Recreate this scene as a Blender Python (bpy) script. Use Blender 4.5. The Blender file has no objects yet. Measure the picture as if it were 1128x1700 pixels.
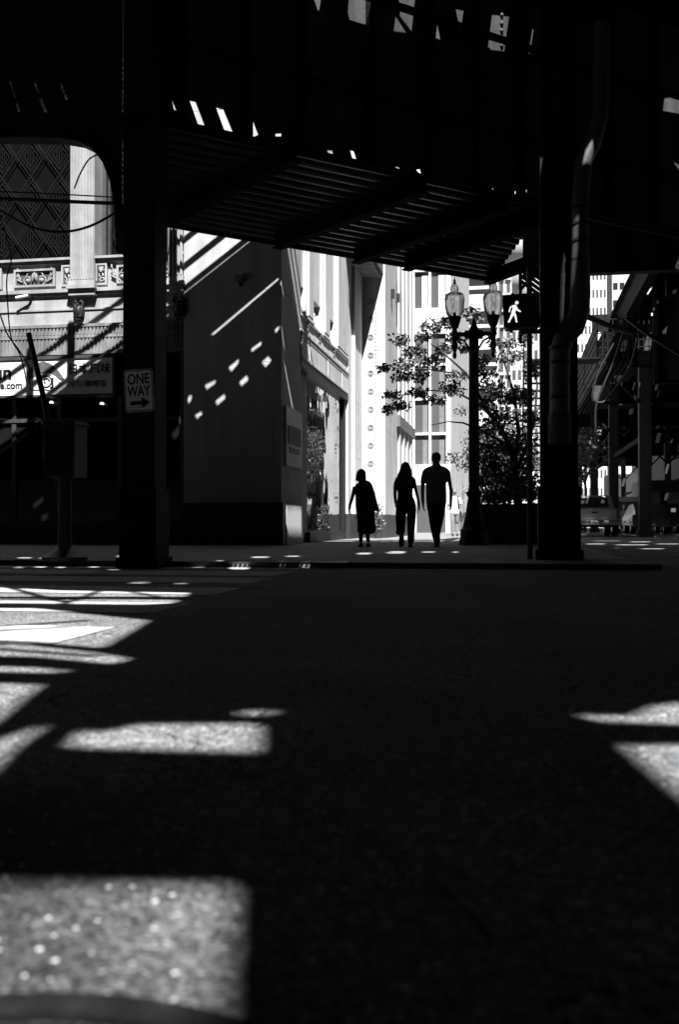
import bpy, bmesh, math, random
from mathutils import Vector, Matrix, Quaternion
random.seed(7)
R = math.radians
SC = bpy.context.scene
COL = SC.collection

# ---------------------------------------------------------------- camera
FPX = 1653.0
YAW = math.atan(286 / FPX)
PITCH = math.atan(20 / FPX)
CAMZ = 0.5
cam = bpy.data.cameras.new("camera")
camo = bpy.data.objects.new("camera", cam)
COL.objects.link(camo)
camo.location = (0, 0, CAMZ)
camo.rotation_euler = (math.pi / 2 + PITCH, 0, YAW)
cam.sensor_fit = 'VERTICAL'
cam.sensor_height = 36
cam.lens = 35
cam.clip_start = 0.05
cam.clip_end = 2000
cam.dof.use_dof = True
cam.dof.focus_distance = 19.0
cam.dof.aperture_fstop = 3.2
SC.camera = camo

# ---------------------------------------------------------------- sun and sky
S = Vector((-0.25, 0.70, -1.0))            # the way the sunlight travels
w = bpy.data.worlds.new("World")
SC.world = w
w.use_nodes = True
nt = w.node_tree
bgn = nt.nodes["Background"]
sky = nt.nodes.new("ShaderNodeTexSky")
sky.sky_type = 'NISHITA'
sky.sun_disc = False
sky.sun_elevation = math.atan2(1.0, math.hypot(S.x, S.y))
sky.sun_rotation = math.atan2(-S.x, -S.y)
sky.altitude = 20000; sky.air_density = 0.3; sky.dust_density = 0.0; sky.ozone_density = 1.0
bw = nt.nodes.new("ShaderNodeRGBToBW")
nt.links.new(sky.outputs[0], bw.inputs[0])
nt.links.new(bw.outputs[0], bgn.inputs[0])
bgn.inputs[1].default_value = 0.05
sl = bpy.data.lights.new("sun", 'SUN')
sl.energy = 5.0
sl.angle = R(0.4)
so = bpy.data.objects.new("sun", sl)
COL.objects.link(so)
so.rotation_euler = S.to_track_quat('-Z', 'Y').to_euler()
so.location = (10, -30, 40)
SC.view_settings.view_transform = 'Standard'
SC.view_settings.look = 'None'
SC.view_settings.exposure = 1.3
SC.view_settings.gamma = 1.0
SC.cycles.max_bounces = 5
SC.cycles.diffuse_bounces = 1
SC.cycles.glossy_bounces = 3
SC.cycles.transmission_bounces = 5
SC.cycles.use_denoising = True

# ---------------------------------------------------------------- geometry of the view
FW = Vector((-math.sin(YAW), math.cos(YAW), 0))
RT = Vector((math.cos(YAW), math.sin(YAW), 0))
UP = Vector((0, 0, 1))
FWP = FW * math.cos(PITCH) + UP * math.sin(PITCH)
UPP = UP * math.cos(PITCH) - FW * math.sin(PITCH)
EYE = Vector((0, 0, CAMZ))
def ray(px, py): return FWP * FPX + RT * (px - 564) + UPP * (850 - py)
def hitY(px, py, y): d = ray(px, py); return EYE + d * (y / d.y)
def hitX(px, py, x): d = ray(px, py); return EYE + d * (x / d.x)
def hitZ(px, py, z): d = ray(px, py); return EYE + d * ((z - CAMZ) / d.z)
def at(px, py, dep): d = ray(px, py); return EYE + d * (dep / d.dot(FW))
def hitP(px, py, p0, n): d = ray(px, py); return EYE + d * ((p0 - EYE).dot(n) / d.dot(n))

# ---------------------------------------------------------------- materials
MATS = {}
def mat(name, v, rough=0.7, var=0.25, scale=6.0, bump=0.0, bscale=40.0, metal=0.0, stain=0.0, spec=0.4):
    if name in MATS: return MATS[name]
    m = bpy.data.materials.new(name); m.use_nodes = True
    t = m.node_tree; b = t.nodes["Principled BSDF"]
    tc = t.nodes.new("ShaderNodeTexCoord")
    n1 = t.nodes.new("ShaderNodeTexNoise"); n1.inputs["Scale"].default_value = scale
    n1.inputs["Detail"].default_value = 6; n1.inputs["Roughness"].default_value = 0.65
    t.links.new(tc.outputs["Object"], n1.inputs["Vector"])
    rp = t.nodes.new("ShaderNodeValToRGB")
    lo, hi = v * (1 - var), min(0.9, v * (1 + var))
    rp.color_ramp.elements[0].position = 0.3; rp.color_ramp.elements[1].position = 0.7
    rp.color_ramp.elements[0].color = (lo, lo, lo, 1); rp.color_ramp.elements[1].color = (hi, hi, hi, 1)
    t.links.new(n1.outputs["Fac"], rp.inputs[0])
    out = rp.outputs[0]
    if stain:
        mp = t.nodes.new("ShaderNodeMapping"); mp.inputs["Scale"].default_value = (3.0, 3.0, 0.35)
        n2 = t.nodes.new("ShaderNodeTexNoise"); n2.inputs["Scale"].default_value = 1.3; n2.inputs["Detail"].default_value = 8
        t.links.new(tc.outputs["Object"], mp.inputs[0]); t.links.new(mp.outputs[0], n2.inputs["Vector"])
        r2 = t.nodes.new("ShaderNodeValToRGB")
        r2.color_ramp.elements[0].position = 0.35; r2.color_ramp.elements[1].position = 0.62
        c = 1 - stain
        r2.color_ramp.elements[0].color = (c, c, c, 1); r2.color_ramp.elements[1].color = (1, 1, 1, 1)
        t.links.new(n2.outputs["Fac"], r2.inputs[0])
        mx = t.nodes.new("ShaderNodeMix"); mx.data_type = 'RGBA'; mx.blend_type = 'MULTIPLY'
        mx.inputs["Factor"].default_value = 1
        t.links.new(out, mx.inputs["A"]); t.links.new(r2.outputs[0], mx.inputs["B"])
        out = mx.outputs["Result"]
    t.links.new(out, b.inputs["Base Color"])
    b.inputs["Roughness"].default_value = rough
    b.inputs["Metallic"].default_value = metal
    b.inputs["Specular IOR Level"].default_value = spec
    if bump:
        n3 = t.nodes.new("ShaderNodeTexNoise"); n3.inputs["Scale"].default_value = bscale; n3.inputs["Detail"].default_value = 4
        t.links.new(tc.outputs["Object"], n3.inputs["Vector"])
        bp = t.nodes.new("ShaderNodeBump"); bp.inputs["Strength"].default_value = bump; bp.inputs["Distance"].default_value = 0.02
        t.links.new(n3.outputs["Fac"], bp.inputs["Height"]); t.links.new(bp.outputs[0], b.inputs["Normal"])
    MATS[name] = m
    return m

STEEL = mat("black_painted_steel", 0.018, 0.6, 0.5, 5, 0.3, 30, spec=.08)
GSTEEL = mat("girder_steel", 0.02, 0.6, 0.4, 4, 0.35, 25, stain=0.4, spec=.08)
LSTEEL = mat("grey_girder_steel", 0.065, 0.6, 0.25, 4, 0.3, 25, stain=0.5)
CORR = mat("corrugated_steel", 0.045, 0.35, 0.3, 3, 0.05, 30, metal=0.3)
TERRA = mat("glazed_stone", 0.36, 0.6, 0.14, 4, 0.2, 60, stain=0.3)
TERRAS = mat("sooty_stone", 0.22, 0.7, 0.2, 5, 0.2, 60, stain=0.5)
WALLST = mat("smooth_stone", 0.46, 0.6, 0.12, 2.2, 0.1, 60, stain=0.2)
SHADESTONE = mat("shaded_carved_ground", 0.06, 0.8, 0.4, 12)  # recess shadow behind the carving, put into the colour
GRANITE = mat("polished_granite", 0.035, 0.5, 0.4, 60, 0.0)
WHITE = mat("white_stone", 0.62, 0.6, 0.1, 2, 0.15, 50, stain=0.3)
WHITEP = mat("white_panel", 0.75, 0.45, 0.05, 2)
CONC = mat("concrete_ribs", 0.42, 0.8, 0.12, 3, 0.2, 60, stain=0.2)
DARK = mat("dark_interior", 0.012, 0.7, 0.5, 3)
DKGREY = mat("dark_grey_paint", 0.05, 0.5, 0.3, 5)
MIDGREY = mat("mid_grey_paint", 0.2, 0.5, 0.2, 5)
IRON = mat("cast_iron", 0.02, 0.45, 0.4, 20, 0.3, 60)
GALV = mat("galvanised_pipe", 0.13, 0.5, 0.25, 7, 0.1, 30, metal=0.6)
GALVD = mat("dull_pipe", 0.03, 0.4, 0.3, 7, 0.1, 30, metal=0.3)
SIGNW = mat("sign_white", 0.84, 0.4, 0.08, 14, stain=0.12)
BLACKP = mat("sign_black", 0.012, 0.5, 0.2, 9)
PAINT = mat("road_paint", 0.58, 0.85, 0.4, 22, 0.4, 120, stain=0.3)
CABLE = mat("rubber_cable", 0.015, 0.6, 0.3, 9)
BARK = mat("bark", 0.035, 0.9, 0.4, 14, 0.6, 50)
SKIN = mat("skin", 0.22, 0.55, 0.15, 12)
HAIR = mat("hair", 0.012, 0.5, 0.5, 60)
CLOTHB = mat("black_cloth", 0.02, 0.9, 0.3, 40, 0.3, 90)
CLOTHD = mat("dark_cloth", 0.03, 0.9, 0.3, 40, 0.3, 90)
CLOTHW = mat("pale_cloth", 0.6, 0.9, 0.1, 30, 0.3, 90)
SHOE = mat("shoe", 0.02, 0.5, 0.3, 20)
TYRE = mat("tyre", 0.015, 0.8, 0.3, 20)
SILVER = mat("silver_paint", 0.35, 0.3, 0.05, 4, metal=0.3)
TAIL = mat("tail_light_glass", 0.08, 0.15, 0.2, 30)
SIDEWALK = mat("sidewalk_concrete", 0.27, 0.85, 0.18, 2.5, 0.25, 90, stain=0.25)
KERB = mat("kerb_concrete", 0.13, 0.85, 0.2, 6, 0.3, 60)

def glass(name, v, rough=0.02, wav=0.0, spec=0.8):
    m = bpy.data.materials.new(name); m.use_nodes = True
    t = m.node_tree; b = t.nodes["Principled BSDF"]
    b.inputs["Base Color"].default_value = (v, v, v, 1)
    b.inputs["Roughness"].default_value = rough
    b.inputs["Specular IOR Level"].default_value = spec
    if wav:
        tc = t.nodes.new("ShaderNodeTexCoord")
        n = t.nodes.new("ShaderNodeTexNoise"); n.inputs["Scale"].default_value = 0.7; n.inputs["Detail"].default_value = 2
        t.links.new(tc.outputs["Object"], n.inputs["Vector"])
        bp = t.nodes.new("ShaderNodeBump"); bp.inputs["Strength"].default_value = wav; bp.inputs["Distance"].default_value = 0.05
        t.links.new(n.outputs["Fac"], bp.inputs["Height"]); t.links.new(bp.outputs[0], b.inputs["Normal"])
    return m
GLASS = glass("dark_window_glass", 0.03)
GLASSD = glass("sooty_window_glass", 0.006, 0.1, 0, .3)
GLASSM = glass("mid_window_glass", 0.10, 0.05)
MIRROR = glass("reflecting_shop_glass", 0.02, 0.01, 0.35, 1.0)
MIRROR.node_tree.nodes["Principled BSDF"].inputs["IOR"].default_value = 2.4

def emit(name, v, s):
    m = bpy.data.materials.new(name); m.use_nodes = True
    b = m.node_tree.nodes["Principled BSDF"]
    b.inputs["Base Color"].default_value = (0.3, 0.3, 0.3, 1)
    b.inputs["Emission Color"].default_value = (v, v, v, 1)
    b.inputs["Emission Strength"].default_value = s
    return m
SYMB = emit("lit_signal_symbol", 1.0, 0.42)
DOWNL = emit("lit_ceiling_lamp", 1.0, 0.5)

def globe_mat():
    m = bpy.data.materials.new("lamp_globe_glass"); m.use_nodes = True
    b = m.node_tree.nodes["Principled BSDF"]
    b.inputs["Base Color"].default_value = (0.8, 0.8, 0.8, 1)
    b.inputs["Roughness"].default_value = 0.22
    b.inputs["Transmission Weight"].default_value = 0.6
    b.inputs["IOR"].default_value = 1.12
    return m
GLOBE = globe_mat()

def asphalt():
    m = bpy.data.materials.new("asphalt"); m.use_nodes = True
    t = m.node_tree; b = t.nodes["Principled BSDF"]; L = t.links.new
    tc = t.nodes.new("ShaderNodeTexCoord")
    vo = t.nodes.new("ShaderNodeTexVoronoi"); vo.inputs["Scale"].default_value = 190
    L(tc.outputs["Object"], vo.inputs["Vector"])
    sp = t.nodes.new("ShaderNodeSeparateColor"); L(vo.outputs["Color"], sp.inputs[0])
    rp = t.nodes.new("ShaderNodeValToRGB")
    e = rp.color_ramp.elements
    e[0].position = 0.0; e[0].color = (0.05,) * 3 + (1,)
    e[1].position = 1.0; e[1].color = (0.8,) * 3 + (1,)
    k = e.new(0.6); k.color = (0.26,) * 3 + (1,)
    k = e.new(0.95); k.color = (0.42,) * 3 + (1,)
    L(sp.outputs[0], rp.inputs[0])
    n = t.nodes.new("ShaderNodeTexNoise"); n.inputs["Scale"].default_value = 1.1; n.inputs["Detail"].default_value = 8
    L(tc.outputs["Object"], n.inputs["Vector"])
    r2 = t.nodes.new("ShaderNodeValToRGB")
    r2.color_ramp.elements[0].position = 0.3; r2.color_ramp.elements[0].color = (0.6,) * 3 + (1,)
    r2.color_ramp.elements[1].position = 0.7; r2.color_ramp.elements[1].color = (1.15,) * 3 + (1,)
    L(n.outputs["Fac"], r2.inputs[0])
    mx = t.nodes.new("ShaderNodeMix"); mx.data_type = 'RGBA'; mx.blend_type = 'MULTIPLY'; mx.inputs["Factor"].default_value = 1
    L(rp.outputs[0], mx.inputs["A"]); L(r2.outputs[0], mx.inputs["B"])
    n7 = t.nodes.new("ShaderNodeTexNoise"); n7.inputs["Scale"].default_value = 32; n7.inputs["Detail"].default_value = 3
    L(tc.outputs["Object"], n7.inputs["Vector"])
    r7 = t.nodes.new("ShaderNodeMapRange"); r7.inputs["From Min"].default_value = .38; r7.inputs["From Max"].default_value = .62
    r7.inputs["To Min"].default_value = .68; r7.inputs["To Max"].default_value = 1.22; L(n7.outputs["Fac"], r7.inputs["Value"])
    m7 = t.nodes.new("ShaderNodeMix"); m7.data_type = 'RGBA'; m7.blend_type = 'MULTIPLY'; m7.inputs["Factor"].default_value = 1
    L(mx.outputs["Result"], m7.inputs["A"]); L(r7.outputs[0], m7.inputs["B"]); mx = m7
    # sparse pale specks painted as glints, and dark stones
    v2 = t.nodes.new("ShaderNodeTexVoronoi"); v2.inputs["Scale"].default_value = 62
    L(tc.outputs["Object"], v2.inputs["Vector"])
    s2 = t.nodes.new("ShaderNodeSeparateColor"); L(v2.outputs["Color"], s2.inputs[0])
    def M(op, a_, b_):
        q = t.nodes.new("ShaderNodeMath"); q.operation = op
        for i_, z_ in ((0, a_), (1, b_)):
            if isinstance(z_, (int, float)): q.inputs[i_].default_value = z_
            else: L(z_, q.inputs[i_])
        return q.outputs[0]
    core = M('LESS_THAN', v2.outputs["Distance"], 0.27)
    pale = M('MULTIPLY', core, M('GREATER_THAN', s2.outputs[0], 0.92))
    dark = M('MULTIPLY', core, M('GREATER_THAN', s2.outputs[1], 0.86))
    vc = t.nodes.new("ShaderNodeTexVoronoi"); vc.feature = 'DISTANCE_TO_EDGE'; vc.inputs["Scale"].default_value = 0.55
    nc = t.nodes.new("ShaderNodeTexNoise"); nc.inputs["Scale"].default_value = 3; nc.inputs["Detail"].default_value = 8
    L(tc.outputs["Object"], nc.inputs["Vector"])
    mc_ = t.nodes.new("ShaderNodeMix"); mc_.data_type = 'RGBA'; mc_.blend_type = 'ADD'; mc_.inputs["Factor"].default_value = .35
    L(tc.outputs["Object"], mc_.inputs["A"]); L(nc.outputs["Color"], mc_.inputs["B"]); L(mc_.outputs["Result"], vc.inputs["Vector"])
    crack = M('LESS_THAN', vc.outputs["Distance"], 0.0016)
    dark = M('MAXIMUM', dark, crack)
    # asphalt darkens towards the camera and the left, with a ragged edge
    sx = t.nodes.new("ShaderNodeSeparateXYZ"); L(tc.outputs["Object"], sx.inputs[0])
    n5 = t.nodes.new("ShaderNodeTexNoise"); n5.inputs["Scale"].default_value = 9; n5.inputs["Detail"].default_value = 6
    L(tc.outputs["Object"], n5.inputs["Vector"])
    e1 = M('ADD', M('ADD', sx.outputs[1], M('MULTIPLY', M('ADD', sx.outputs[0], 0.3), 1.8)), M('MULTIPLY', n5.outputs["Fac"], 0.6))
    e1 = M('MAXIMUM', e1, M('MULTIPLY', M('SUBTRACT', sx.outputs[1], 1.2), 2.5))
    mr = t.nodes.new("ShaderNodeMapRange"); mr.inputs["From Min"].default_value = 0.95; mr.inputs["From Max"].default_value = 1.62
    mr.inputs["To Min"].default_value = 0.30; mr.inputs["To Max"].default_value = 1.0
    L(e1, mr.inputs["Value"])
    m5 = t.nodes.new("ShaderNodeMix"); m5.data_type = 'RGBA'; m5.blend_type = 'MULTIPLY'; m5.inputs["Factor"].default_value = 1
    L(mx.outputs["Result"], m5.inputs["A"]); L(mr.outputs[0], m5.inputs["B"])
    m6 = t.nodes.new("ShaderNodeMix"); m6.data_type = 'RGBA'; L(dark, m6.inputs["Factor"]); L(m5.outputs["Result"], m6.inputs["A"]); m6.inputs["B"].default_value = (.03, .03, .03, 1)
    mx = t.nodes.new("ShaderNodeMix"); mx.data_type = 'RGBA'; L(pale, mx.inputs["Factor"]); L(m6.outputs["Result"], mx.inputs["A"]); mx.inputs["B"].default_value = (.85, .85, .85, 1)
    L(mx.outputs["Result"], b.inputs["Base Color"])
    b.inputs["Roughness"].default_value = 0.9
    b.inputs["Specular IOR Level"].default_value = 0.08
    bp = t.nodes.new("ShaderNodeBump"); bp.inputs["Strength"].default_value = 0.8; bp.inputs["Distance"].default_value = 0.006
    L(vo.outputs["Distance"], bp.inputs["Height"]); bp.invert = True
    L(bp.outputs[0], b.inputs["Normal"])
    return m
ASPH = asphalt()

def striped():
    m = bpy.data.materials.new("striped_shirt_cloth"); m.use_nodes = True
    t = m.node_tree; b = t.nodes["Principled BSDF"]; L = t.links.new
    tc = t.nodes.new("ShaderNodeTexCoord")
    wv = t.nodes.new("ShaderNodeTexWave"); wv.inputs["Scale"].default_value = 9; wv.inputs["Distortion"].default_value = 0.3
    wv.bands_direction = 'X'
    L(tc.outputs["Object"], wv.inputs["Vector"])
    rp = t.nodes.new("ShaderNodeValToRGB")
    rp.color_ramp.elements[0].color = (0.06,) * 3 + (1,); rp.color_ramp.elements[1].color = (0.30,) * 3 + (1,)
    L(wv.outputs["Fac"], rp.inputs[0]); L(rp.outputs[0], b.inputs["Base Color"])
    b.inputs["Roughness"].default_value = 0.9
    return m
STRIPE = striped()

def leafmat(name, v):
    m = bpy.data.materials.new(name); m.use_nodes = True
    t = m.node_tree; b = t.nodes["Principled BSDF"]; L = t.links.new
    g = t.nodes.new("ShaderNodeNewGeometry")
    rp = t.nodes.new("ShaderNodeValToRGB")
    rp.color_ramp.elements[0].color = (v * 0.5,) * 3 + (1,); rp.color_ramp.elements[1].color = (v * 1.6,) * 3 + (1,)
    L(g.outputs["Random Per Island"], rp.inputs[0]); L(rp.outputs[0], b.inputs["Base Color"])
    b.inputs["Roughness"].default_value = 0.45
    b.inputs["Transmission Weight"].default_value = 0.0
    return m
LEAF = leafmat("dark_leaf", 0.13)
LEAFL = leafmat("sunny_leaf", 0.16)

# ---------------------------------------------------------------- mesh helpers
class MB:
    def __init__(s): s.v = []; s.f = []; s.sm = []
    def add(s, vs, fs, smooth=False):
        n = len(s.v); s.v += [Vector(p) for p in vs]
        for f in fs: s.f.append([i + n for i in f]); s.sm.append(smooth)
        return s
    def box(s, x0, x1, y0, y1, z0, z1):
        if x0 > x1: x0, x1 = x1, x0
        if y0 > y1: y0, y1 = y1, y0
        vs = [(x, y, z) for z in (z0, z1) for y in (y0, y1) for x in (x0, x1)]
        return s.add(vs, [(0, 2, 3, 1), (4, 5, 7, 6), (0, 1, 5, 4), (2, 6, 7, 3), (0, 4, 6, 2), (1, 3, 7, 5)])
    def beam(s, p, q, w, h, up=UP):
        p, q = Vector(p), Vector(q); d = (q - p).normalized()
        a = d.cross(up)
        if a.length < 1e-4: a = d.cross(Vector((0, 1, 0)))
        a.normalize(); b = a.cross(d).normalized()
        vs = []
        for c in (p, q):
            for i, j in ((-1, -1), (1, -1), (1, 1), (-1, 1)): vs.append(c + a * (w / 2 * i) + b * (h / 2 * j))
        return s.add(vs, [(3, 2, 1, 0), (4, 5, 6, 7), (0, 1, 5, 4), (1, 2, 6, 5), (2, 3, 7, 6), (3, 0, 4, 7)])
    def tube(s, path, rad, n=10, cap=True):
        path = [Vector(p) for p in path]
        if not isinstance(rad, (list, tuple)): rad = [rad] * len(path)
        rings = []; ref = None
        for i, p in enumerate(path):
            d = (path[min(i + 1, len(path) - 1)] - path[max(i - 1, 0)]).normalized()
            if ref is None:
                ref = d.cross(UP)
                if ref.length < 1e-3: ref = d.cross(Vector((0, 1, 0)))
            ref = (ref - d * ref.dot(d)).normalized(); b = d.cross(ref)
            rings.append([p + (ref * math.cos(2 * math.pi * k / n) + b * math.sin(2 * math.pi * k / n)) * rad[i] for k in range(n)])
        return s.loft(rings, cap)
    def loft(s, rings, cap=True, smooth=True):
        n = len(rings[0]); vs = [p for r in rings for p in r]; fs = []
        for i in range(len(rings) - 1):
            for k in range(n):
                a, b = i * n + k, i * n + (k + 1) % n
                fs.append((a, b, b + n, a + n))
        s.add(vs, fs, smooth)
        if cap:
            s.add(rings[0], [tuple(reversed(range(n)))]); s.add(rings[-1], [tuple(range(n))])
        return s
    def lathe(s, prof, c, n=20):
        c = Vector(c)
        return s.loft([[c + Vector((max(r, 1e-4) * math.cos(2 * math.pi * k / n), max(r, 1e-4) * math.sin(2 * math.pi * k / n), z)) for k in range(n)] for r, z in prof])
    def ell(s, c, rx, ry, rz, n=16, m=10):
        c = Vector(c); rings = []
        for i in range(m + 1):
            a = -math.pi / 2 + math.pi * i / m; q = max(math.cos(a), 1e-3)
            rings.append([c + Vector((rx * q * math.cos(2 * math.pi * k / n), ry * q * math.sin(2 * math.pi * k / n), rz * math.sin(a))) for k in range(n)])
        return s.loft(rings)
    def torus(s, c, R1, r, ax, ay, a0=0, a1=2 * math.pi, n=20, m=6, taper=0):
        c, ax, ay = Vector(c), Vector(ax), Vector(ay)
        pts = [c + (ax * math.cos(a0 + (a1 - a0) * i / n) + ay * math.sin(a0 + (a1 - a0) * i / n)) * (R1 * (1 - taper * i / n)) for i in range(n + 1)]
        return s.tube(pts, [r * (1 - 0.5 * taper * i / n) for i in range(n + 1)], m)
    def prism(s, pts, ext):
        pts = [Vector(p) for p in pts]; ext = Vector(ext); n = len(pts)
        nn = sum(((pts[i] - pts[0]).cross(pts[(i + 1) % n] - pts[0]) for i in range(1, n)), Vector())
        if nn.dot(ext) > 0: pts = pts[::-1]
        vs = pts + [p + ext for p in pts]
        return s.add(vs, [tuple(range(n)), tuple(range(2 * n - 1, n - 1, -1))] + [(i, i + n, (i + 1) % n + n, (i + 1) % n) for i in range(n)])
    def build(s, name, m, parent=None):
        me = bpy.data.meshes.new(name)
        me.from_pydata([tuple(p) for p in s.v], [], s.f)
        me.polygons.foreach_set("use_smooth", s.sm)
        if any(s.sm): me.set_sharp_from_angle(angle=R(40))
        me.materials.append(m)
        return link(name, me, parent)
def link(name, me, parent=None):
    o = bpy.data.objects.new(name, me); COL.objects.link(o)
    if parent is not None: adopt(o, parent)
    return o
def world_loc(p):
    v = Vector(p.location)
    return v if p.parent is None else Vector((0, 0, 0)) if p.type != 'EMPTY' else v
def adopt(o, parent):
    o.parent = parent
    m = Matrix.Identity(4); p = parent
    if p.parent is None: m = Matrix.Translation(p.location) @ p.rotation_euler.to_matrix().to_4x4()
    else: m = Matrix.Translation(p.parent.location) @ p.parent.rotation_euler.to_matrix().to_4x4() @ p.matrix_parent_inverse @ p.matrix_basis
    o.matrix_parent_inverse = m.inverted()
def tag(o, label=None, cat=None, group=None, kind=None):
    if label: o["label"] = label
    if cat: o["category"] = cat
    if group: o["group"] = group
    if kind: o["kind"] = kind
    return o
def thing(name, label, cat, loc, group=None):
    o = bpy.data.objects.new(name, None); COL.objects.link(o)
    o.location = loc; o.empty_display_size = 0.3
    return tag(o, label, cat, group)
def copy_tree(o, parent=None):
    c = o.copy(); COL.objects.link(c)
    if parent is not None: c.parent = parent
    for ch in [x for x in bpy.data.objects if x.parent == o and x is not c]: copy_tree(ch, c)
    return c
def struct(o): o["kind"] = "structure"; return o
def plate(name, outer, holes, org, ux, uy, th, m, parent):
    """A flat plate with openings; 2-D outlines in (ux, uy) about org."""
    cu = bpy.data.curves.new(name, 'CURVE'); cu.dimensions = '2D'; cu.fill_mode = 'BOTH'; cu.extrude = th / 2
    for poly in [outer] + holes:
        sp = cu.splines.new('POLY'); sp.points.add(len(poly) - 1); sp.use_cyclic_u = True
        for q, p in zip(sp.points, poly): q.co = (p[0], p[1], 0, 1)
    o = bpy.data.objects.new(name, cu); COL.objects.link(o)
    bpy.context.view_layer.update()
    me = bpy.data.meshes.new_from_object(o.evaluated_get(bpy.context.evaluated_depsgraph_get()))
    bpy.data.objects.remove(o); bpy.data.curves.remove(cu)
    ux, uy = Vector(ux), Vector(uy); uz = ux.cross(uy).normalized()
    M = Matrix((ux.to_4d(), uy.to_4d(), uz.to_4d(), (0, 0, 0, 1))).transposed()
    M[0][3], M[1][3], M[2][3] = org
    for r in range(3): M[3][r] = 0
    M[3][3] = 1
    me.transform(M); me.materials.clear(); me.materials.append(m); me.name = name
    return link(name, me, parent)
def text(name, body, size, org, ux, uy, m, parent, depth=0.004, bold=0.0, align='LEFT', sx=1.0, fit=None):
    cu = bpy.data.curves.new(name, 'FONT'); cu.body = body; cu.size = size; cu.extrude = depth; cu.offset = bold; cu.align_x = align
    o = bpy.data.objects.new(name, cu); COL.objects.link(o)
    bpy.context.view_layer.update()
    me = bpy.data.meshes.new_from_object(o.evaluated_get(bpy.context.evaluated_depsgraph_get()))
    bpy.data.objects.remove(o); bpy.data.curves.remove(cu)
    if fit:
        vx = [v.co.x for v in me.vertices]; sx = fit / (max(vx) - min(vx))
    ux, uy = Vector(ux) , Vector(uy); uz = ux.cross(uy).normalized()
    M = Matrix(((ux.x * sx, uy.x, uz.x, org[0]), (ux.y * sx, uy.y, uz.y, org[1]), (ux.z * sx, uy.z, uz.z, org[2]), (0, 0, 0, 1)))
    me.transform(M); me.materials.clear(); me.materials.append(m); me.name = name
    return link(name, me, parent)

# ---------------------------------------------------------------- plan of the place
WALK = 0.06
KY = 11.17                    # kerb line of the cross street
KX = 1.6                      # kerb line of the side street
C0 = at(467, 905, 20.8)
XC, YW = C0.x, C0.y           # corner of the stone building
YF = YW + 0.12                # its shop front, a little back
ZD = 9.0                      # underside of the track deck
def bp(p): t = ZD - p.z; return Vector((p.x - S.x * t, p.y - S.y * t))
def holeY(pts, y=None): return [bp(hitY(a, b, YW if y is None else y)) for a, b in pts]
def holeX(pts, x=None): return [bp(hitX(a, b, XC if x is None else x)) for a, b in pts]
def holeZ(pts, z=0.0): return [bp(hitZ(a, b, z)) for a, b in pts]
def inset(poly, d):
    n = len(poly); ar = sum(poly[i].x * poly[(i + 1) % n].y - poly[(i + 1) % n].x * poly[i].y for i in range(n)); sg = 1 if ar > 0 else -1
    out = []
    for i in range(n):
        a, b, c = poly[i - 1], poly[i], poly[(i + 1) % n]
        e1, e2 = (b - a).normalized(), (c - b).normalized()
        n1, n2 = Vector((-e1.y, e1.x)) * sg, Vector((-e2.y, e2.x)) * sg
        k = max(0.4, 1 + n1.dot(n2)); out.append(b + (n1 + n2) * (d / k))
    return out
def z3(l): return [(260 + a / 3.133, 340 + b / 3.133) for a, b in l]

# ---------------------------------------------------------------- ground
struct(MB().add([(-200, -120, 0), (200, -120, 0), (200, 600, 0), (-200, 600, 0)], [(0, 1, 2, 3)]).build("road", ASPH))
walk = MB()
xs = [-60] + [KX - 0.16 - 1.5 * k for k in range(12)][::-1]
ys = [KY + 0.16] + [KY + 0.16 + 1.52 * k for k in range(1, 60)]
for i in range(len(xs) - 1):
    for j in range(len(ys) - 1):
        walk.box(xs[i] + 0.004, xs[i + 1] - 0.004, ys[j] + 0.004, ys[j + 1] - 0.004, -0.1, WALK)
walk.box(-60, KX - 0.17, KY + 0.17, 101, -0.12, WALK - 0.012)
struct(walk.build("sidewalk", SIDEWALK))
kb = MB()
for k in range(30):
    kb.box(KX - 2.0 * (k + 1) + 0.005, KX - 2.0 * k - 0.005 - (0.16 if k == 0 else 0), KY, KY + 0.155, -0.1, WALK + 0.003)
for k in range(45):
    kb.box(KX - 0.155, KX, KY + 2.0 * k + 0.005, KY + 2 * k + 1.995, -0.1, WALK + 0.002)
struct(kb.build("kerb", KERB))
cw = MB()
for y0, y1 in ((2.4, 3.15), (3.85, 4.55), (5.3, 6.0), (6.75, 7.5), (8.1, 8.9), (9.3, 10.2), (10.65, 11.0)):
    xr = -1.887 - 0.43 * ((y0 + y1) / 2 - 4.23) / 6.84
    n = 40
    top = [(-6 + (xr + 6) * i / n, y1 + random.uniform(-.012, .012), .004) for i in range(n + 1)]
    bot = [(-6 + (xr + 6) * i / n, y0 + random.uniform(-.012, .012), .004) for i in range(n + 1)]
    cw.add(bot + top, [(i, i + 1, n + 2 + i, n + 1 + i) for i in range(n)])
struct(cw.build("crosswalk", PAINT))

cl_ = MB()  # added lumps standing in for bright sky beyond the street
for k in range(60):
    cl_.ell((random.uniform(-160, 240), 1300 + random.uniform(-30, 60), random.uniform(200, 430)), random.uniform(30, 70), 30, random.uniform(20, 45), 16, 10)
struct(cl_.build("sky_stand_in", mat("sky_stand_in_white", .5, 1, .05, .02, spec=0)))

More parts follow.
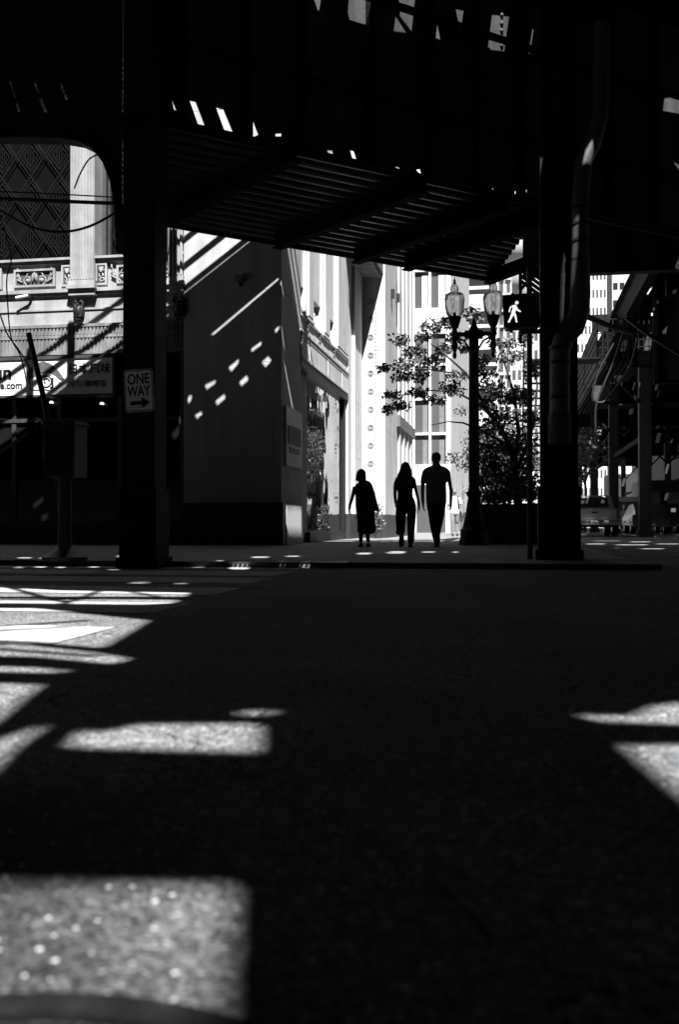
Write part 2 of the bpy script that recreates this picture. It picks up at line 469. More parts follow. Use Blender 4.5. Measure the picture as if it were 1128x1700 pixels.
# manhole cover, bottom left
mc = at(100, 1700, 0.67); mc = FW * 0.66 + RT * -0.30
mh = thing("manhole_cover", "round iron manhole cover in the asphalt by the camera", "manhole cover", (mc.x, mc.y, 0))
MB().lathe([(0.345, -0.02), (0.345, 0.008), (0.36, 0.012), (0.385, 0.012), (0.40, 0.004), (0.40, -0.02)], (mc.x, mc.y, 0), 64).build("rim", mat("worn_iron", .012, .85, .5, 30, .4, 80, spec=.1), mh)
lid = MB().lathe([(0.33, -0.02), (0.33, 0.006), (0.31, 0.009), (0.0, 0.009)], (mc.x, mc.y, 0), 64)
for k in range(-4, 5):
    for j in range(-4, 5):
        if math.hypot(k, j) < 4.2: lid.box(mc.x + k * .065 - .02, mc.x + k * .065 + .02, mc.y + j * .065 - .02, mc.y + j * .065 + .02, .0085, .016)
lid.build("lid", MATS["worn_iron"], mh)

# street grate in the sidewalk
gp = [hitZ(a, b, WALK) for a, b in ((365, 934), (580, 934))]
gr = thing("drain_grate", "slotted iron drain grate set in the sidewalk near the kerb", "grate", (gp[0].x, gp[0].y, WALK))
gm = MB(); L0 = (gp[1] - gp[0]).length
gx0, gx1, gy0 = gp[0].x, gp[1].x, gp[0].y - 0.02
gm.box(gx0, gx1, gy0, gy0 + .03, WALK - .01, WALK + .010); gm.box(gx0, gx1, gy0 + .47, gy0 + .5, WALK - .01, WALK + .010)
gm.build("frame", IRON, gr)
gb = MB()
for k in range(26):
    x = gx0 + (gx1 - gx0) * (k + .5) / 26
    gb.box(x - .012, x + .012, gy0 + .031, gy0 + .469, WALK + .001, WALK + .008)
gb.build("grating", IRON, gr)

# ---------------------------------------------------------------- elevated railway at the corner
EDGE = [(-150, 806), (0, 724), (49, 690), (99, 652), (117, 638), (187, 586), (287, 505), (424, 397), (464, 365)]
edge = holeY(EDGE, YW + 0.01)
r1 = (edge[-1] - edge[-2]).normalized()
edge = [Vector((-140, edge[0].y - 5)), edge[0] + Vector((-30, -3.5))] + edge + [edge[-1] + r1 * 2.5, edge[-1] + r1 * 5.2]
eR = edge[-1]
YE = 26.2
rail_road = thing("elevated_railway", "black steel elevated railway with corrugated canopy spanning over the crossing", "elevated railway", (-2, 11, 0))
holes = []  # unseen deck openings, shaped to throw the sun patches
# wall dashes
for q in ([(490, 752), (497, 770), (545, 735), (545, 712)], [(545, 822), (580, 790), (600, 815), (568, 850)],
          [(372, 850), (425, 805), (428, 828), (390, 872)], [(428, 925), (468, 890), (480, 915), (442, 948)],
          [(248, 940), (305, 915), (308, 932), (262, 966)], [(303, 1025), (350, 988), (362, 1008), (318, 1047)],
          [(160, 1020), (168, 995), (184, 993), (180, 1022), (168, 1038)], [(196, 1100), (230, 1078), (240, 1095), (212, 1125)],
          [(612, 655), (636, 632), (640, 648), (622, 672)], [(272, 685), (632, 382), (638, 394), (300, 680)]):
    holes.append(holeY(z3(q)))
for q in ([(284, 722), (297, 707), (299, 720), (290, 732)], [(54, 838), (70, 826), (72, 833), (56, 845)], [(68, 858), (78, 853), (79, 861), (70, 866)]):
    holes.append(holeY(q, YF + 0.13))
for q in ([(644, 386), (650, 395), (663, 478), (658, 478)], [(648, 638), (653, 640), (668, 752), (663, 752)], [(661, 824), (668, 830), (714, 1068), (705, 1068)]):
    holes.append(holeX(z3(q)))
holes.append(holeX([(473, 858), (480, 862), (488, 858), (499, 861), (499, 903), (475, 903)]))
# road patches
for q in ([(88, 1246), (118, 1212), (132, 1204), (150, 1206), (165, 1212), (190, 1208), (220, 1200), (432, 1198), (449, 1206), (450, 1244), (444, 1258), (300, 1254), (200, 1251)],
          [(-60, 1240), (0, 1222), (88, 1198), (36, 1247), (-60, 1322)],
          [(-300, 1452), (415, 1462), (407, 1600), (396, 1760), (-300, 1760)],
          [(385, 1187), (420, 1180), (475, 1182), (430, 1190)],
          [(945, 1186), (1050, 1188), (1090, 1170), (1190, 1162), (1190, 1208), (1000, 1200)],
          [(1012, 1235), (1190, 1232), (1190, 1365)],
          [(-200, 975), (0, 976), (100, 981), (315, 985), (310, 991), (-200, 991)],
          [(-200, 994), (140, 994), (304, 996), (285, 1003), (240, 1005), (-200, 1001)],
          [(-200, 1008), (60, 1011), (252, 1030), (215, 1052), (172, 1077), (60, 1068), (-200, 1058)],
          [(-200, 1066), (40, 1070), (160, 1083), (222, 1094), (190, 1104), (60, 1092), (-200, 1086)],
          [(-200, 1100), (60, 1108), (138, 1116), (70, 1119), (-200, 1112)],
          [(-200, 1126), (74, 1137), (40, 1162), (0, 1196), (-40, 1222), (-200, 1260)]):
    holes.append(inset(holeZ(q), 0 if len(q) == 4 and q[0] == (385, 1187) else .012 if q[0] == (945, 1186) or min(b for a, b in q) < 1130 else .03))
# dapples
for x, y, wd, ht in ((40, 926, 24, 2), (75, 926.5, 22, 2), (200, 923.5, 12, 3), (30, 942.5, 16, 1.5), (66, 942, 18, 1.5), (100, 942.5, 14, 1.5), (155, 942, 16, 1.2),
                     (188, 946, 18, 1.5), (330, 942, 20, 1.2), (398, 935, 34, 4), (432, 925, 30, 2.5), (486, 923.5, 24, 2), (365, 931, 10, 1.5),
                     (470, 933, 8, 1.5), (508, 934, 14, 1.5), (230, 968, 34, 2), (300, 969, 20, 1.5),
                     (605, 919, 26, 3), (658, 917, 34, 4), (712, 916.5, 24, 2), (757, 916.5, 10, 2)):
    zz = WALK if y < 940 else 0
    holes.append(holeZ([(x - wd / 2, y), (x - wd / 4, y - ht / 2), (x + wd / 3, y - ht / 2), (x + wd / 2, y - ht * .2), (x + wd / 3, y + ht / 2), (x - wd / 3, y + ht / 2)], zz))
for x, y, wd, ht in ((1010, 897.5, 60, 1.6), (1064, 899.5, 40, 1.2), (990, 903, 36, 1.6), (1050, 904.5, 60, 1.4), (1110, 903, 44, 1.2), (1010, 909, 60, 1.6), (1085, 911, 44, 1.4)):
    holes.append(holeZ([(x - wd / 2, y), (x - wd / 4, y - ht / 2), (x + wd / 3, y - ht / 2), (x + wd / 2, y - ht * .2), (x + wd / 3, y + ht / 2), (x - wd / 3, y + ht / 2)], 0 if x > 950 else WALK))
for q in ([(972, 258), (978, 230), (988, 214), (993, 234), (986, 250)], [(951, 462), (953, 380), (957, 342), (965, 340), (963, 400), (957, 455)]):
    holes.append(holeY(q, 12.25))
eY = lambda x: edge[-1].y + (x - edge[-1].x) * r1.y / r1.x
for x0, x1 in ((-2.5, -1.75), (-1.55, -.55), (-.4, .5), (.7, 1.7), (1.9, 2.7)):
    yt = min(eY(x0) - .55, 25.4) if x0 < edge[-1].x else 23.6
    ya = 18.6
    while ya < yt - .3:
        yb_ = min(ya + 1.9, yt)
        holes.append([Vector((x0, ya)), Vector((x1, ya)), Vector((x1, yb_)), Vector((x0, yb_ - .05))]); ya = yb_ + .22
# light on the girder web (top of the picture)
A5, B5 = at(480, 255, 12.9), at(895, 345, 15.1)
A5.z = B5.z = 5.3
uW = (B5 - A5); uW.z = 0; uW.normalize()
nW = Vector((uW.y, -uW.x, 0))
def hitW(px, py): return hitP(px, py, A5, nW)
def t2(l): return [(480 + a / 1.741, b / 1.741) for a, b in l]
for q in ([(165, 66), (172, -20), (237, -20), (226, 74)], [(300, 92), (306, 45), (340, 97)], [(312, 40), (318, -20), (364, -20), (352, 92)], [(422, 112), (432, 15), (503, 28), (488, 132)],
          [(572, 145), (585, 40), (635, 45), (620, 150)], [(66, -10), (92, -10), (83, 38)], [(690, 155), (702, 80), (706, 84), (695, 158)], [(1079, 322), (1084, 282), (1128, 275), (1128, 330)], [(1105, 462), (1135, 478), (1135, 505)]):
    holes.append([bp(hitW(a, b) + nW * 0.03) for a, b in t2(q)])
outer = [(-140, -140), (140, -140), (140, YE), (eR.x + 0.3, YE)] + [tuple(p) for p in reversed(edge)]  # deck stretched far out of view to shut off sky light
holes.append([Vector((-27, -14)), Vector((-9.5, -14)), Vector((-9.5, 5.0)), Vector((-27, 5.0))])  # unseen opening added so sunlit road bounces light onto the sign
plate("deck_plate", outer, [[tuple(p) for p in h] for h in holes], (0, 0, ZD + 0.015), (1, 0, 0), (0, 1, 0), 0.03, STEEL, rail_road)

# railing along the far edge of the deck
pe = [Vector((p.x, p.y, ZD)) for p in edge[1:]]
for hgt, hh in ((0.12, 0.09), (0.60, 0.11), (1.17, 0.10)):
    rb = MB()
    for a, b in zip(pe[:-1], pe[1:]): rb.beam(a + UP * hgt, b + UP * hgt, 0.05, hh)
    rb.build("railing_bar", STEEL, rail_road)
posts = [pe[1], pe[3], pe[5], pe[7]] + [pe[-3] + (pe[-2] - pe[-3]) * k for k in (.35, .75)]
for p in posts:
    MB().box(p.x - .08, p.x + .08, p.y - .04, p.y + .04, ZD - .2, ZD + 1.5).build("railing_post", STEEL, rail_road)

for a, b, wd in (((10, 976), (112, 1003), .07), ((168, 981), (100, 1006), .06), ((196, 981), (306, 998), .05), ((-60, 1046), (150, 1031), .05), ((-60, 1053), (120, 1043), .03), ((-60, 1076), (160, 1092), .04), ((-60, 998), (300, 993), .05)):
    p, q = bp(hitZ(a[0], a[1], 0)), bp(hitZ(b[0], b[1], 0))
    MB().beam((p.x, p.y, ZD + .06), (q.x, q.y, ZD + .06), wd, .05).build("shadow_rod", STEEL, rail_road)  # unseen rods added for thin shadow lines across the crosswalk
# deep girder web over the canopy, with openings between its stiffeners
def w2(p): d = p - A5; return (d.dot(uW), p.z)
def webpoly(l): return [w2(hitW(a, b)) for a, b in l]
def t1(l): return [(a / 2.014, b / 2.014) for a, b in l]
webholes = [webpoly(t1(q)) for q in ([(570, 320), (592, 372), (580, 368)], [(632, 335), (655, 340), (690, 432), (660, 415)], [(720, 358), (748, 365), (788, 462), (758, 462)],
            [(845, 398), (865, 450), (845, 460)], [(920, 447), (942, 445), (942, 457), (920, 457)], [(1092, 502), (1112, 502), (1126, 543), (1108, 538)])]
webholes += [webpoly([(u, v - 8) for u, v in t2(q)]) for q in ([(174, 447), (188, 450), (203, 489), (188, 488)], [(308, 492), (322, 500), (306, 508)], [(366, 505), (380, 502), (387, 526)], [(540, 556), (558, 562), (542, 570)],
             [(585, 555), (594, 560), (598, 575), (590, 572)], [(652, 565), (658, 566), (656, 585), (652, 584)], [(680, 560), (690, 562), (688, 574), (681, 576)])]
L1 = w2(hitW(205, 196))[0]; L2 = w2(hitW(1250, 400))[0]
web = plate("plate_girder", [(L1, 5.30), (L2, 5.30), (L2, ZD - .01), (L1, ZD - .01)], webholes, (A5.x, A5.y, 0), uW, UP, 0.03, LSTEEL, rail_road)
fl = MB()
for z in (5.36, 8.9): fl.beam(A5 + uW * L1 + UP * (z - 5.3) + nW * .02, A5 + uW * L2 + UP * (z - 5.3) + nW * .02, 0.26, 0.04)
fl.build("girder_flange", GSTEEL, rail_road)
stf = MB(); rv = MB()
stx = [570, 690, 520]
for px in (300, 405, 498, 611, 712, 790, 862, 935, 1010, 1085):
    p = hitW(px, 100); u = w2(p)[0]
    q = A5 + uW * u + nW * .06
    stf.beam(Vector((q.x, q.y, 5.4)), Vector((q.x, q.y, ZD - .1)), .09, .10, nW)
for px, py in [(832, 26), (832, 40), (832, 52), (832, 65), (832, 77), (700, 20), (700, 60), (660, 20)]:
    p = hitW(px, py); 
    rv.ell(p + nW * .02, .035, .035, .035, 10, 6)
stf.build("stiffener", GSTEEL, rail_road)
rv.build("rivet", LSTEEL, rail_road)["kind"] = "stuff"
for k, z in ((0, 6.25), (1, 7.55)):
    cp = MB()
    cp.tube([A5 + uW * (L1 + .2) + nW * .25 + UP * (z - 5.3), A5 + uW * (L2 - 1) + nW * .25 + UP * (z - 5.3)], 0.035 + .02 * k, 8)
    cp.build("conduit", STEEL, rail_road)
# cross beams from the web back towards the camera, under the deck
for px in (330, 520, 720, 960):
    u = w2(hitW(px, 100))[0]; q = A5 + uW * u
    MB().beam(Vector((q.x, q.y, ZD - .38)) + nW * .1, Vector((q.x, q.y, ZD - .38)) + nW * 4.2, .25, .62).build("cross_beam", GSTEEL, rail_road)

# corrugated canopy
n0, n1 = hitZ(205, 196, 5.3), hitZ(905, 347, 5.3)
f0, f1 = hitZ(262, 371, 5.3), hitZ(818, 466, 5.3)
n1 = n0 + (n1 - n0).normalized() * (n1 - n0).length
dirc = (n1 - n0).normalized(); perp = Vector((-dirc.y, dirc.x, 0))
W0 = (f0 - n0).dot(perp); W1 = (f1 - n0).dot(perp)
cor = MB(); NR = 14
rows = []
for k in range(NR * 6 + 1):
    t = k / (NR * 6.0); ph = (k % 6)
    dz = (0, 0, .075, .075, .075, 0)[ph] if ph < 5 else .0
    dz = (0.0, 0.0, 0.02, 0.075, 0.075, 0.02)[ph]
    a = n0.lerp(f0, t); b = n1.lerp(f1, t)
    rows.append((a + UP * dz, b + UP * dz))
vs = [p for r in rows for p in r]
cor.add(vs, [(2 * i, 2 * i + 1, 2 * i + 3, 2 * i + 2) for i in range(len(rows) - 1)])
cor.add([p + UP * .012 for p in vs], [(2 * i + 2, 2 * i + 3, 2 * i + 1, 2 * i) for i in range(len(rows) - 1)])
cor.build("canopy_sheet", CORR, rail_road)
for a, b in (((264, 374), (490, 263)), ((460, 410), (707, 316)), ((590, 434), (843, 346)), ((674, 446), (897, 372)), ((810, 468), (925, 425))):
    p, q = hitZ(a[0], a[1], 5.14), hitZ(b[0], b[1], 5.14)
    jb = MB(); jb.beam(p + UP * .08, q + UP * .08, .05, .24); jb.beam(p - UP * .03, q - UP * .03, .17, .03)
    jb.build("canopy_joist", mat("joist_black", .008, .8, .3, 5, spec=.05), rail_road)
MB().beam(f0 + UP * .05, f1 + UP * .05, .06, .16).build("canopy_edge", STEEL, rail_road)
# knee braces under the canopy at the left column
for a, b in (((250, 350), (130, 150)), ((268, 372), (205, 196))):
    p, q = hitZ(a[0], a[1], 5.05), hitZ(min(max(b[0], 205), 900), max(b[1], 200), 5.05)
    MB().beam(p, q, .12, .16).build("brace", STEEL, rail_road)

# columns
def column(px0, px1, pybase, dep, label, widebase=None):
    c = at((px0 + px1) / 2, pybase, dep); c.z = 0
    wd = (px1 - px0) / FPX * dep / 0.985
    zb = WALK if c.y > KY else 0
    m = MB()
    x0, x1 = c.x - wd / 2, c.x + wd / 2
    m.box(x0, x1, c.y, c.y + .02, zb, ZD - .02)                    # front flange
    m.box(c.x - .012, c.x + .012, c.y + .0205, c.y + wd - .0205, zb, ZD - .02)
    m.box(x0, x1, c.y + wd - .02, c.y + wd, zb, ZD - .02)
    m.box(x0, x0 + .015, c.y + .0205, c.y + wd - .0205, zb, ZD - .02)
    m.box(x1 - .015, x1, c.y + .0205, c.y + wd - .0205, zb, ZD - .02)
    for sgn in (-1, 1):
        for k in range(44):
            m.ell((c.x + sgn * (wd / 2 - .05), c.y, zb + .9 + .17 * k), .016, .014, .016, 8, 5)
    o = m.build("column", GSTEEL, rail_road); o["label"] = label
    b = MB(); e = .03
    b.box(x0 - e, x1 + e, c.y - e, c.y + wd + e, zb, zb + .9)
    b.box(x0 - e - .03, x1 + e + .03, c.y - e - .03, c.y + wd + e + .03, zb, zb + .12)
    b.build("column_base", STEEL, o)
    return c, wd
cL, wL = column(202, 257, 936, 11.3, "steel column carrying the one way sign")
cR, wR = column(900, 960, 930, 12.3, "steel column with the drainpipe")
# girder and curved bracket left of the left column
yg = cL.y + wL / 2
kn = [hitY(a, b, yg) for a, b in ((201, 420), (197, 345), (190, 305), (178, 274), (160, 250), (135, 238), (100, 232), (-160, 230))]
gl = [(p.x, p.z) for p in kn] + [(kn[-1].x - 12, kn[-1].z), (kn[-1].x - 12, ZD - .01), (kn[0].x, ZD - .01)]
gh = [[(hitY(a, b, yg).x, hitY(a, b, yg).z) for a, b in t1(q)] for q in ([(28, 268), (35, 268), (54, 330), (49, 332)], [(50, 345), (58, 343), (70, 375), (58, 375)], [(110, 275), (120, 275), (134, 312), (126, 314)],
      [(130, 330), (140, 330), (160, 378), (148, 378)], [(198, 280), (206, 280), (230, 335), (218, 335)])]
plate("plate_girder", gl, gh, (0, yg, 0), (1, 0, 0), (0, 0, 1), .03, GSTEEL, rail_road)
bf = MB()
for a, b in zip(kn[:-1], kn[1:]): bf.beam(a, b, .22, .03, Vector((0, 1, 0)).cross((b - a)).normalized())
bf.build("girder_flange", GSTEEL, rail_road)
# cross girder over the mouth of the side street
cgx0, cgy = 0.3, 26.0
cg = MB(); cg.box(cgx0, 24, cgy, cgy + .04, 6.9, ZD - .02); cg.box(cgx0, 24, cgy - .14, cgy + .18, 6.86, 6.9)
for k in range(14): cg.box(cgx0 + .6 + 1.7 * k, cgx0 + .68 + 1.7 * k, cgy - .13, cgy, 6.9, ZD - .02)
cg.build("cross_girder", GSTEEL, rail_road)
# cables hanging and strung under the railway
def cab(label, pts, r, name="overhead_cable"):
    m = MB(); P = []
    pts = [Vector(p) for p in pts]
    for i in range(len(pts) - 1):
        p0, p1, p2, p3 = pts[max(i - 1, 0)], pts[i], pts[i + 1], pts[min(i + 2, len(pts) - 1)]
        for k in range(8):
            t = k / 8
            P.append(0.5 * ((2 * p1) + (p2 - p0) * t + (2 * p0 - 5 * p1 + 4 * p2 - p3) * t * t + (3 * p1 - p0 - 3 * p2 + p3) * t ** 3))
    P.append(pts[-1]); m.tube(P, r, 6)
    return tag(m.build(name, CABLE), label, "cable")
D = 11.6
cab("taut double cable running level left of the column at window height", [at(-150, 327, D), at(0, 330, D), at(100, 334, D), at(202, 338, D)], .022)
cab("thin taut wire just above the thick level cable", [at(-150, 314, D), at(0, 318, D), at(110, 323, D), at(202, 328, D)], .008)
cab("slack cable sagging across the fluted pilaster to the column", [at(-60, 322, D), at(0, 350, D), at(50, 376, D), at(100, 385, D), at(150, 375, D), at(202, 347, D)], .015)
cab("short wire curling down from the bracket over the pilaster", [at(163, 256, D), at(147, 265, D), at(133, 288, D), at(123, 313, D)], .009)
cab("loose wire dangling down the stone ledge to the shop sign", [at(-10, 330, D), at(2, 365, D), at(18, 425, D), at(11, 460, D), at(12, 500, D), at(18, 560, D), at(34, 592, D), at(45, 640, D)], .008)
cab("thin wire hanging beside the camera to the shop sign corner", [at(0, 523, D), at(12, 555, D), at(30, 580, D), at(48, 610, D), at(47, 640, D)], .009)
cab("looped hanging cables in front of the far station stair", [at(1060, 560, 30), at(1046, 610, 30), at(1015, 655, 30), at(1000, 668, 30), at(985, 660, 30), at(994, 620, 30), at(1020, 570, 30)], .03)
cab("second hanging cable loop close by the station stair", [at(1036, 552, 31), at(1020, 600, 31), at(1003, 640, 31), at(990, 680, 31), at(992, 740, 31)], .03)
cab("pale conduit slanting down from station to the picture's right edge", [at(1040, 527, 24), at(1085, 560, 24), at(1160, 606, 24)], .05)
cab("black double cable from the drainpipe to the station", [at(975, 525, 20), at(1010, 540, 22), at(1050, 552, 24)], .06)
for i, (x0, x1) in enumerate(((795, 800), (803, 812), (812, 806))):
    cab(["leftmost wire hanging from girder above the lamp", "middle wire hanging from girder above the lamp", "rightmost wire hanging from girder above the lamp"][i],
        [at(x0, 40 + 20 * i, 12.6), at(x0 + 3, 130, 12.6), at(x1 - 6, 200, 12.6), at(x1, 262, 12.6)], .02)

# ---------------------------------------------------------------- corner building
bld = thing("corner_building", "pale carved stone corner building with fluted pilasters and patterned windows", "building", (XC - 4, YW + 4, WALK))
def zl(py, px=100, y=None): return hitY(px, py, YF if y is None else y).z
def xl(px, py=600, y=None): return hitY(px, py, YF if y is None else y).x
XP = xl(305, 600, YW)                       # left edge of the plain pier
TOP = 17.0
wall = MB()
zF0, zF1, zS0, zWin = zl(590), zl(540), zl(478), zl(430)
XL = -60.0
wall.box(XL, XP - .001, YF, YF + .5, zF1 + .001, zl(487))           # plain frieze
wall.box(XL, XP - .001, YF + .02, YF + .5, zl(487), zWin - .05)     # spandrel
wall.box(XL, XP - .001, YF + .36, YF + .9, zF0, zF1)
wall.box(XL, XP - .001, YF + .7, YF + 1.0, zWin - .05, TOP)         # back of the window bays
wall.build("wall", TERRA, bld)
# joints on the plain frieze
mold = MB()
mold.box(XL, XP - .002, YF - .10, YF + .01, zl(487), zl(481)); mold.box(XL, XP - .002, YF - .05, YF + .01, zl(492), zl(487) - .002)
mold.box(XL, XP - .002, YF - .03, YF + .005, zl(516), zl(513))
mold.box(XL, XP - .002, YF - .13, YF + .02, zl(434), zl(430)); mold.box(XL, XP - .002, YF - .07, YF + .021, zl(439), zl(434) - .002)
mold.build("string_course", TERRA, bld)
# fluted shop cornice
fc = MB(); fc.box(XL, XP - .002, YF - .06, YF + .359, zF0, zF1 - .001)
fc.box(XL, XP - .002, YF - .10, YF - .061, zl(545), zF1 - .002)
fc.box(XL, XP - .002, YF - .09, YF - .061, zl(563), zl(558))
fc.box(XL, XP - .002, YF - .09, YF - .061, zF0 + .001, zl(584))
x = -20.0
while x < XP - .1:
    fc.box(x, x + .05, YF - .078, YF - .0601, zl(584) + .002, zl(563) - .002)
    fc.box(x, x + .05, YF - .085, YF - .0601, zl(557), zl(545) - .002)
    x += .085
fc.build("fluted_cornice", TERRAS, bld)
# pilasters, windows and carved panels
pitch = xl(286) - xl(140)
pcs = [xl(-70) + (xl(-70) - xl(140)) * k for k in (2, 1, 0)] + [xl(140), xl(286)]
pw = xl(160) - xl(120)
for i, pc in enumerate(pcs):
    last = i == len(pcs) - 1
    hw = pw / 2 if not last else .16
    if last: pc = XP - .18
    p = MB()
    p.box(pc - hw, pc + hw, YF - .14, YF + .69, zl(470), TOP)
    n = 8 if not last else 4
    for k in range(n):
        a = pc - hw + 2 * hw * (k + .12) / n; b = pc - hw + 2 * hw * (k + .88) / n
        q = [((a + (b - a) * j / 6), YF - .14 - .035 * math.sin(math.pi * j / 6) - .004) for j in range(7)]
        p.prism([(u, v, zl(468)) for u, v in q], (0, 0, TOP - zl(468)))
    p.box(pc - hw - .03, pc + hw + .03, YF - .20, YF + .05, zl(478), zl(470))
    p.box(pc - hw - .05, pc + hw + .05, YF - .24, YF + .05, zl(484), zl(478) - .001)
    p.box(pc - hw - .02, pc + hw + .02, YF - .17, YF + .05, zl(494), zl(484) - .001)
    p.build("pilaster", TERRA, bld)
def relief(m, x0, x1, z0, z1, y):
    """Carved scrolls, shells and leaves in a sunk panel."""
    cx, cz, ww, hh = (x0 + x1) / 2, (z0 + z1) / 2, x1 - x0, z1 - z0
    X, Z = (1, 0, 0), (0, 0, 1)
    if ww > hh:
        for sg in (-1, 1):
            m.torus((cx + sg * hh * .55, y, cz - hh * .12), hh * .34, hh * .055, (sg, 0, 0), Z, -1.4, 4.4, 18, 6, .55)
            m.ell((cx + sg * hh * .55, y, cz - hh * .16), hh * .17, .05, hh * .17, 10, 6)
            for k in range(4):
                a = .5 + .35 * k
                c = Vector((cx + sg * (hh * .95 + .12 * hh * k), y, cz - hh * .25 + hh * .18 * k))
                m.beam(c, c + Vector((sg * math.cos(a) * hh * .45, 0, math.sin(a) * hh * .45)), .05, hh * .10)
            m.torus((cx + sg * hh * .35, y, cz + hh * .12), hh * .3, hh * .05, (sg, 0, 0), Z, .2, 2.6, 12, 6)
        for k in (-1, 0, 1):
            m.ell((cx + k * hh * .14, y - .01, cz + hh * .18 - abs(k) * .05), hh * .08, .05, hh * .3, 8, 8)
    else:
        m.ell((cx, y, cz + hh * .26), ww * .36, .05, hh * .16, 12, 8)
        for k in range(-2, 3): m.beam((cx, y - .04, cz + hh * .12), (cx + k * ww * .15, y - .03, cz + hh * .42), .03, .02)
        m.torus((cx - ww * .1, y, cz - hh * .05), ww * .3, .022, X, Z, 0, 4.8, 14, 6, .5)
        m.torus((cx + ww * .1, y, cz - hh * .3), ww * .3, .022, (-1, 0, 0), Z, 0, 4.8, 14, 6, .5)
        m.ell((cx - ww * .1, y, cz - hh * .38), ww * .14, .04, hh * .07, 8, 6); m.ell((cx + ww * .15, y, cz - hh * .08), ww * .12, .04, hh * .07, 8, 6)
def carved(x0, x1, z0, z1):
    g = MB(); g.box(x0, x1, YF - .005, YF + .01, z0, z1)
    po = g.build("carved_panel", SHADESTONE, bld)
    f = MB(); e = .045
    f.box(x0 - e, x1 + e, YF - .06, YF + .019, z1, z1 + e); f.box(x0 - e, x1 + e, YF - .06, YF + .019, z0 - e, z0)
    f.box(x0 - e, x0, YF - .06, YF + .019, z0, z1); f.box(x1, x1 + e, YF - .06, YF + .019, z0, z1)
    f.build("panel_frame", TERRA, po)
    r = MB(); relief(r, x0, x1, z0, z1, YF - .02); r.build("scrollwork", TERRA, po)
for i in range(len(pcs) - 1):
    a, b = pcs[i] + pw / 2, (pcs[i + 1] - pw / 2 if i < len(pcs) - 2 else XP - .35)
    # window
    wf = MB()
    zt = TOP - 1
    for (u0, u1, v0, v1) in ((a + .02, a + .10, zWin, zt), (b - .10, b - .02, zWin, zt), (a + .10, b - .10, zWin, zWin + .09)):
        wf.box(u0, u1, YF + .25, YF + .40, v0, v1)
    for u in (a + .14, b - .17): wf.box(u, u + .03, YF + .30, YF + .42, zWin + .09, zt)
    win = wf.build("window", mat("sooty_window_frame", 0.05, .6, .3, 6), bld)
    MB().box(a + .1, b - .1, YF + .55, YF + .56, zWin, zt).build("pane", GLASSD, win)
    gm = MB(); gw = (b - a - .36); g0 = a + .18; ncell = max(1, round(gw / .72)); cell = gw / ncell; ch = .95
    rows = 7
    for rr in range(rows):
        for cc in range(ncell):
            cx, cz = g0 + cell * (cc + .5), zWin + .12 + ch * (rr + .5)
            for f_, wd in ((1.0, .02), (.74, .014), (.5, .014)):
                pts = [(cx, cz + ch * .5 * f_), (cx + cell * .5 * f_, cz), (cx, cz - ch * .5 * f_), (cx - cell * .5 * f_, cz)]
                for k in range(4):
                    u, v = pts[k], pts[(k + 1) % 4]
                    gm.beam((u[0], YF + .44, u[1]), (v[0], YF + .44, v[1]), wd, .02, Vector((0, 1, 0)))
            for k in (-1, 0, 1):
                gm.beam((cx + k * .06, YF + .44, cz - .16), (cx + k * .06, YF + .44, cz + .16), .012, .02, Vector((0, 1, 0)))
    gm.build("grille", mat("bronze_grille", 0.014, .4, .3, 8, metal=.3), win)
    # carved panels in the spandrel
    zb, ztp = zl(472), zl(449)
    cxm = (a + b) / 2
    if i < len(pcs) - 2:
        carved(b - 1.32, b - .44, zb, ztp); carved(b - 2.0, b - 1.7, zb - .02, ztp + .06)
        carved(b - .20, b - .02, zb - .02, ztp + .06)
        carved(a + .03, a + .21, zb - .02, ztp + .06)
    else:
        carved(a + .03, a + .21, zb - .02, ztp + .06); carved(a + .52, a + 1.0, zb, ztp); carved(b - .2, b - .02, zb - .02, ztp + .06)
# bronze eagles
def eagle(px, py, y, s=1.0):
    c = hitY(px, py, y); m = MB()
    m.ell(c + Vector((0, -.06, -.02)) * s, .09 * s, .09 * s, .15 * s, 14, 10)
    for sg in (-1, 1):
        m.ell(c + Vector((sg * .07, -.03, 0)) * s, .055 * s, .07 * s, .17 * s, 12, 8)
        m.tube([c + Vector((sg * .09, -.05, .10)) * s, c + Vector((sg * .10, -.06, .17)) * s, c + Vector((sg * .06, -.08, .20)) * s, c + Vector((sg * .035, -.09, .165)) * s], [.04 * s, .035 * s, .03 * s, .02 * s], 8)
        for k in range(4): m.beam(c + Vector((sg * (.03 + .03 * k), -.12 + .015 * k, .05)) * s, c + Vector((sg * (.02 + .02 * k), -.11, -.15)) * s, .012 * s, .02 * s)
    m.ell(c + Vector((0, -.11, .11)) * s, .035 * s, .05 * s, .045 * s, 10, 8)
    m.box(c.x - .05 * s, c.x + .05 * s, c.y - .1 * s, c.y, c.z - .215 * s, c.z - .185 * s)
    m.beam(c + Vector((0, -.06, -.19)) * s, c + Vector((0, -.06, -.13)) * s, .03 * s, .03 * s)
    return m.build("bronze_eagle", IRON, bld)
eagle(132, 516, YF - .03, 1.0)
eagle(299, 512, YW - .01, 1.15)
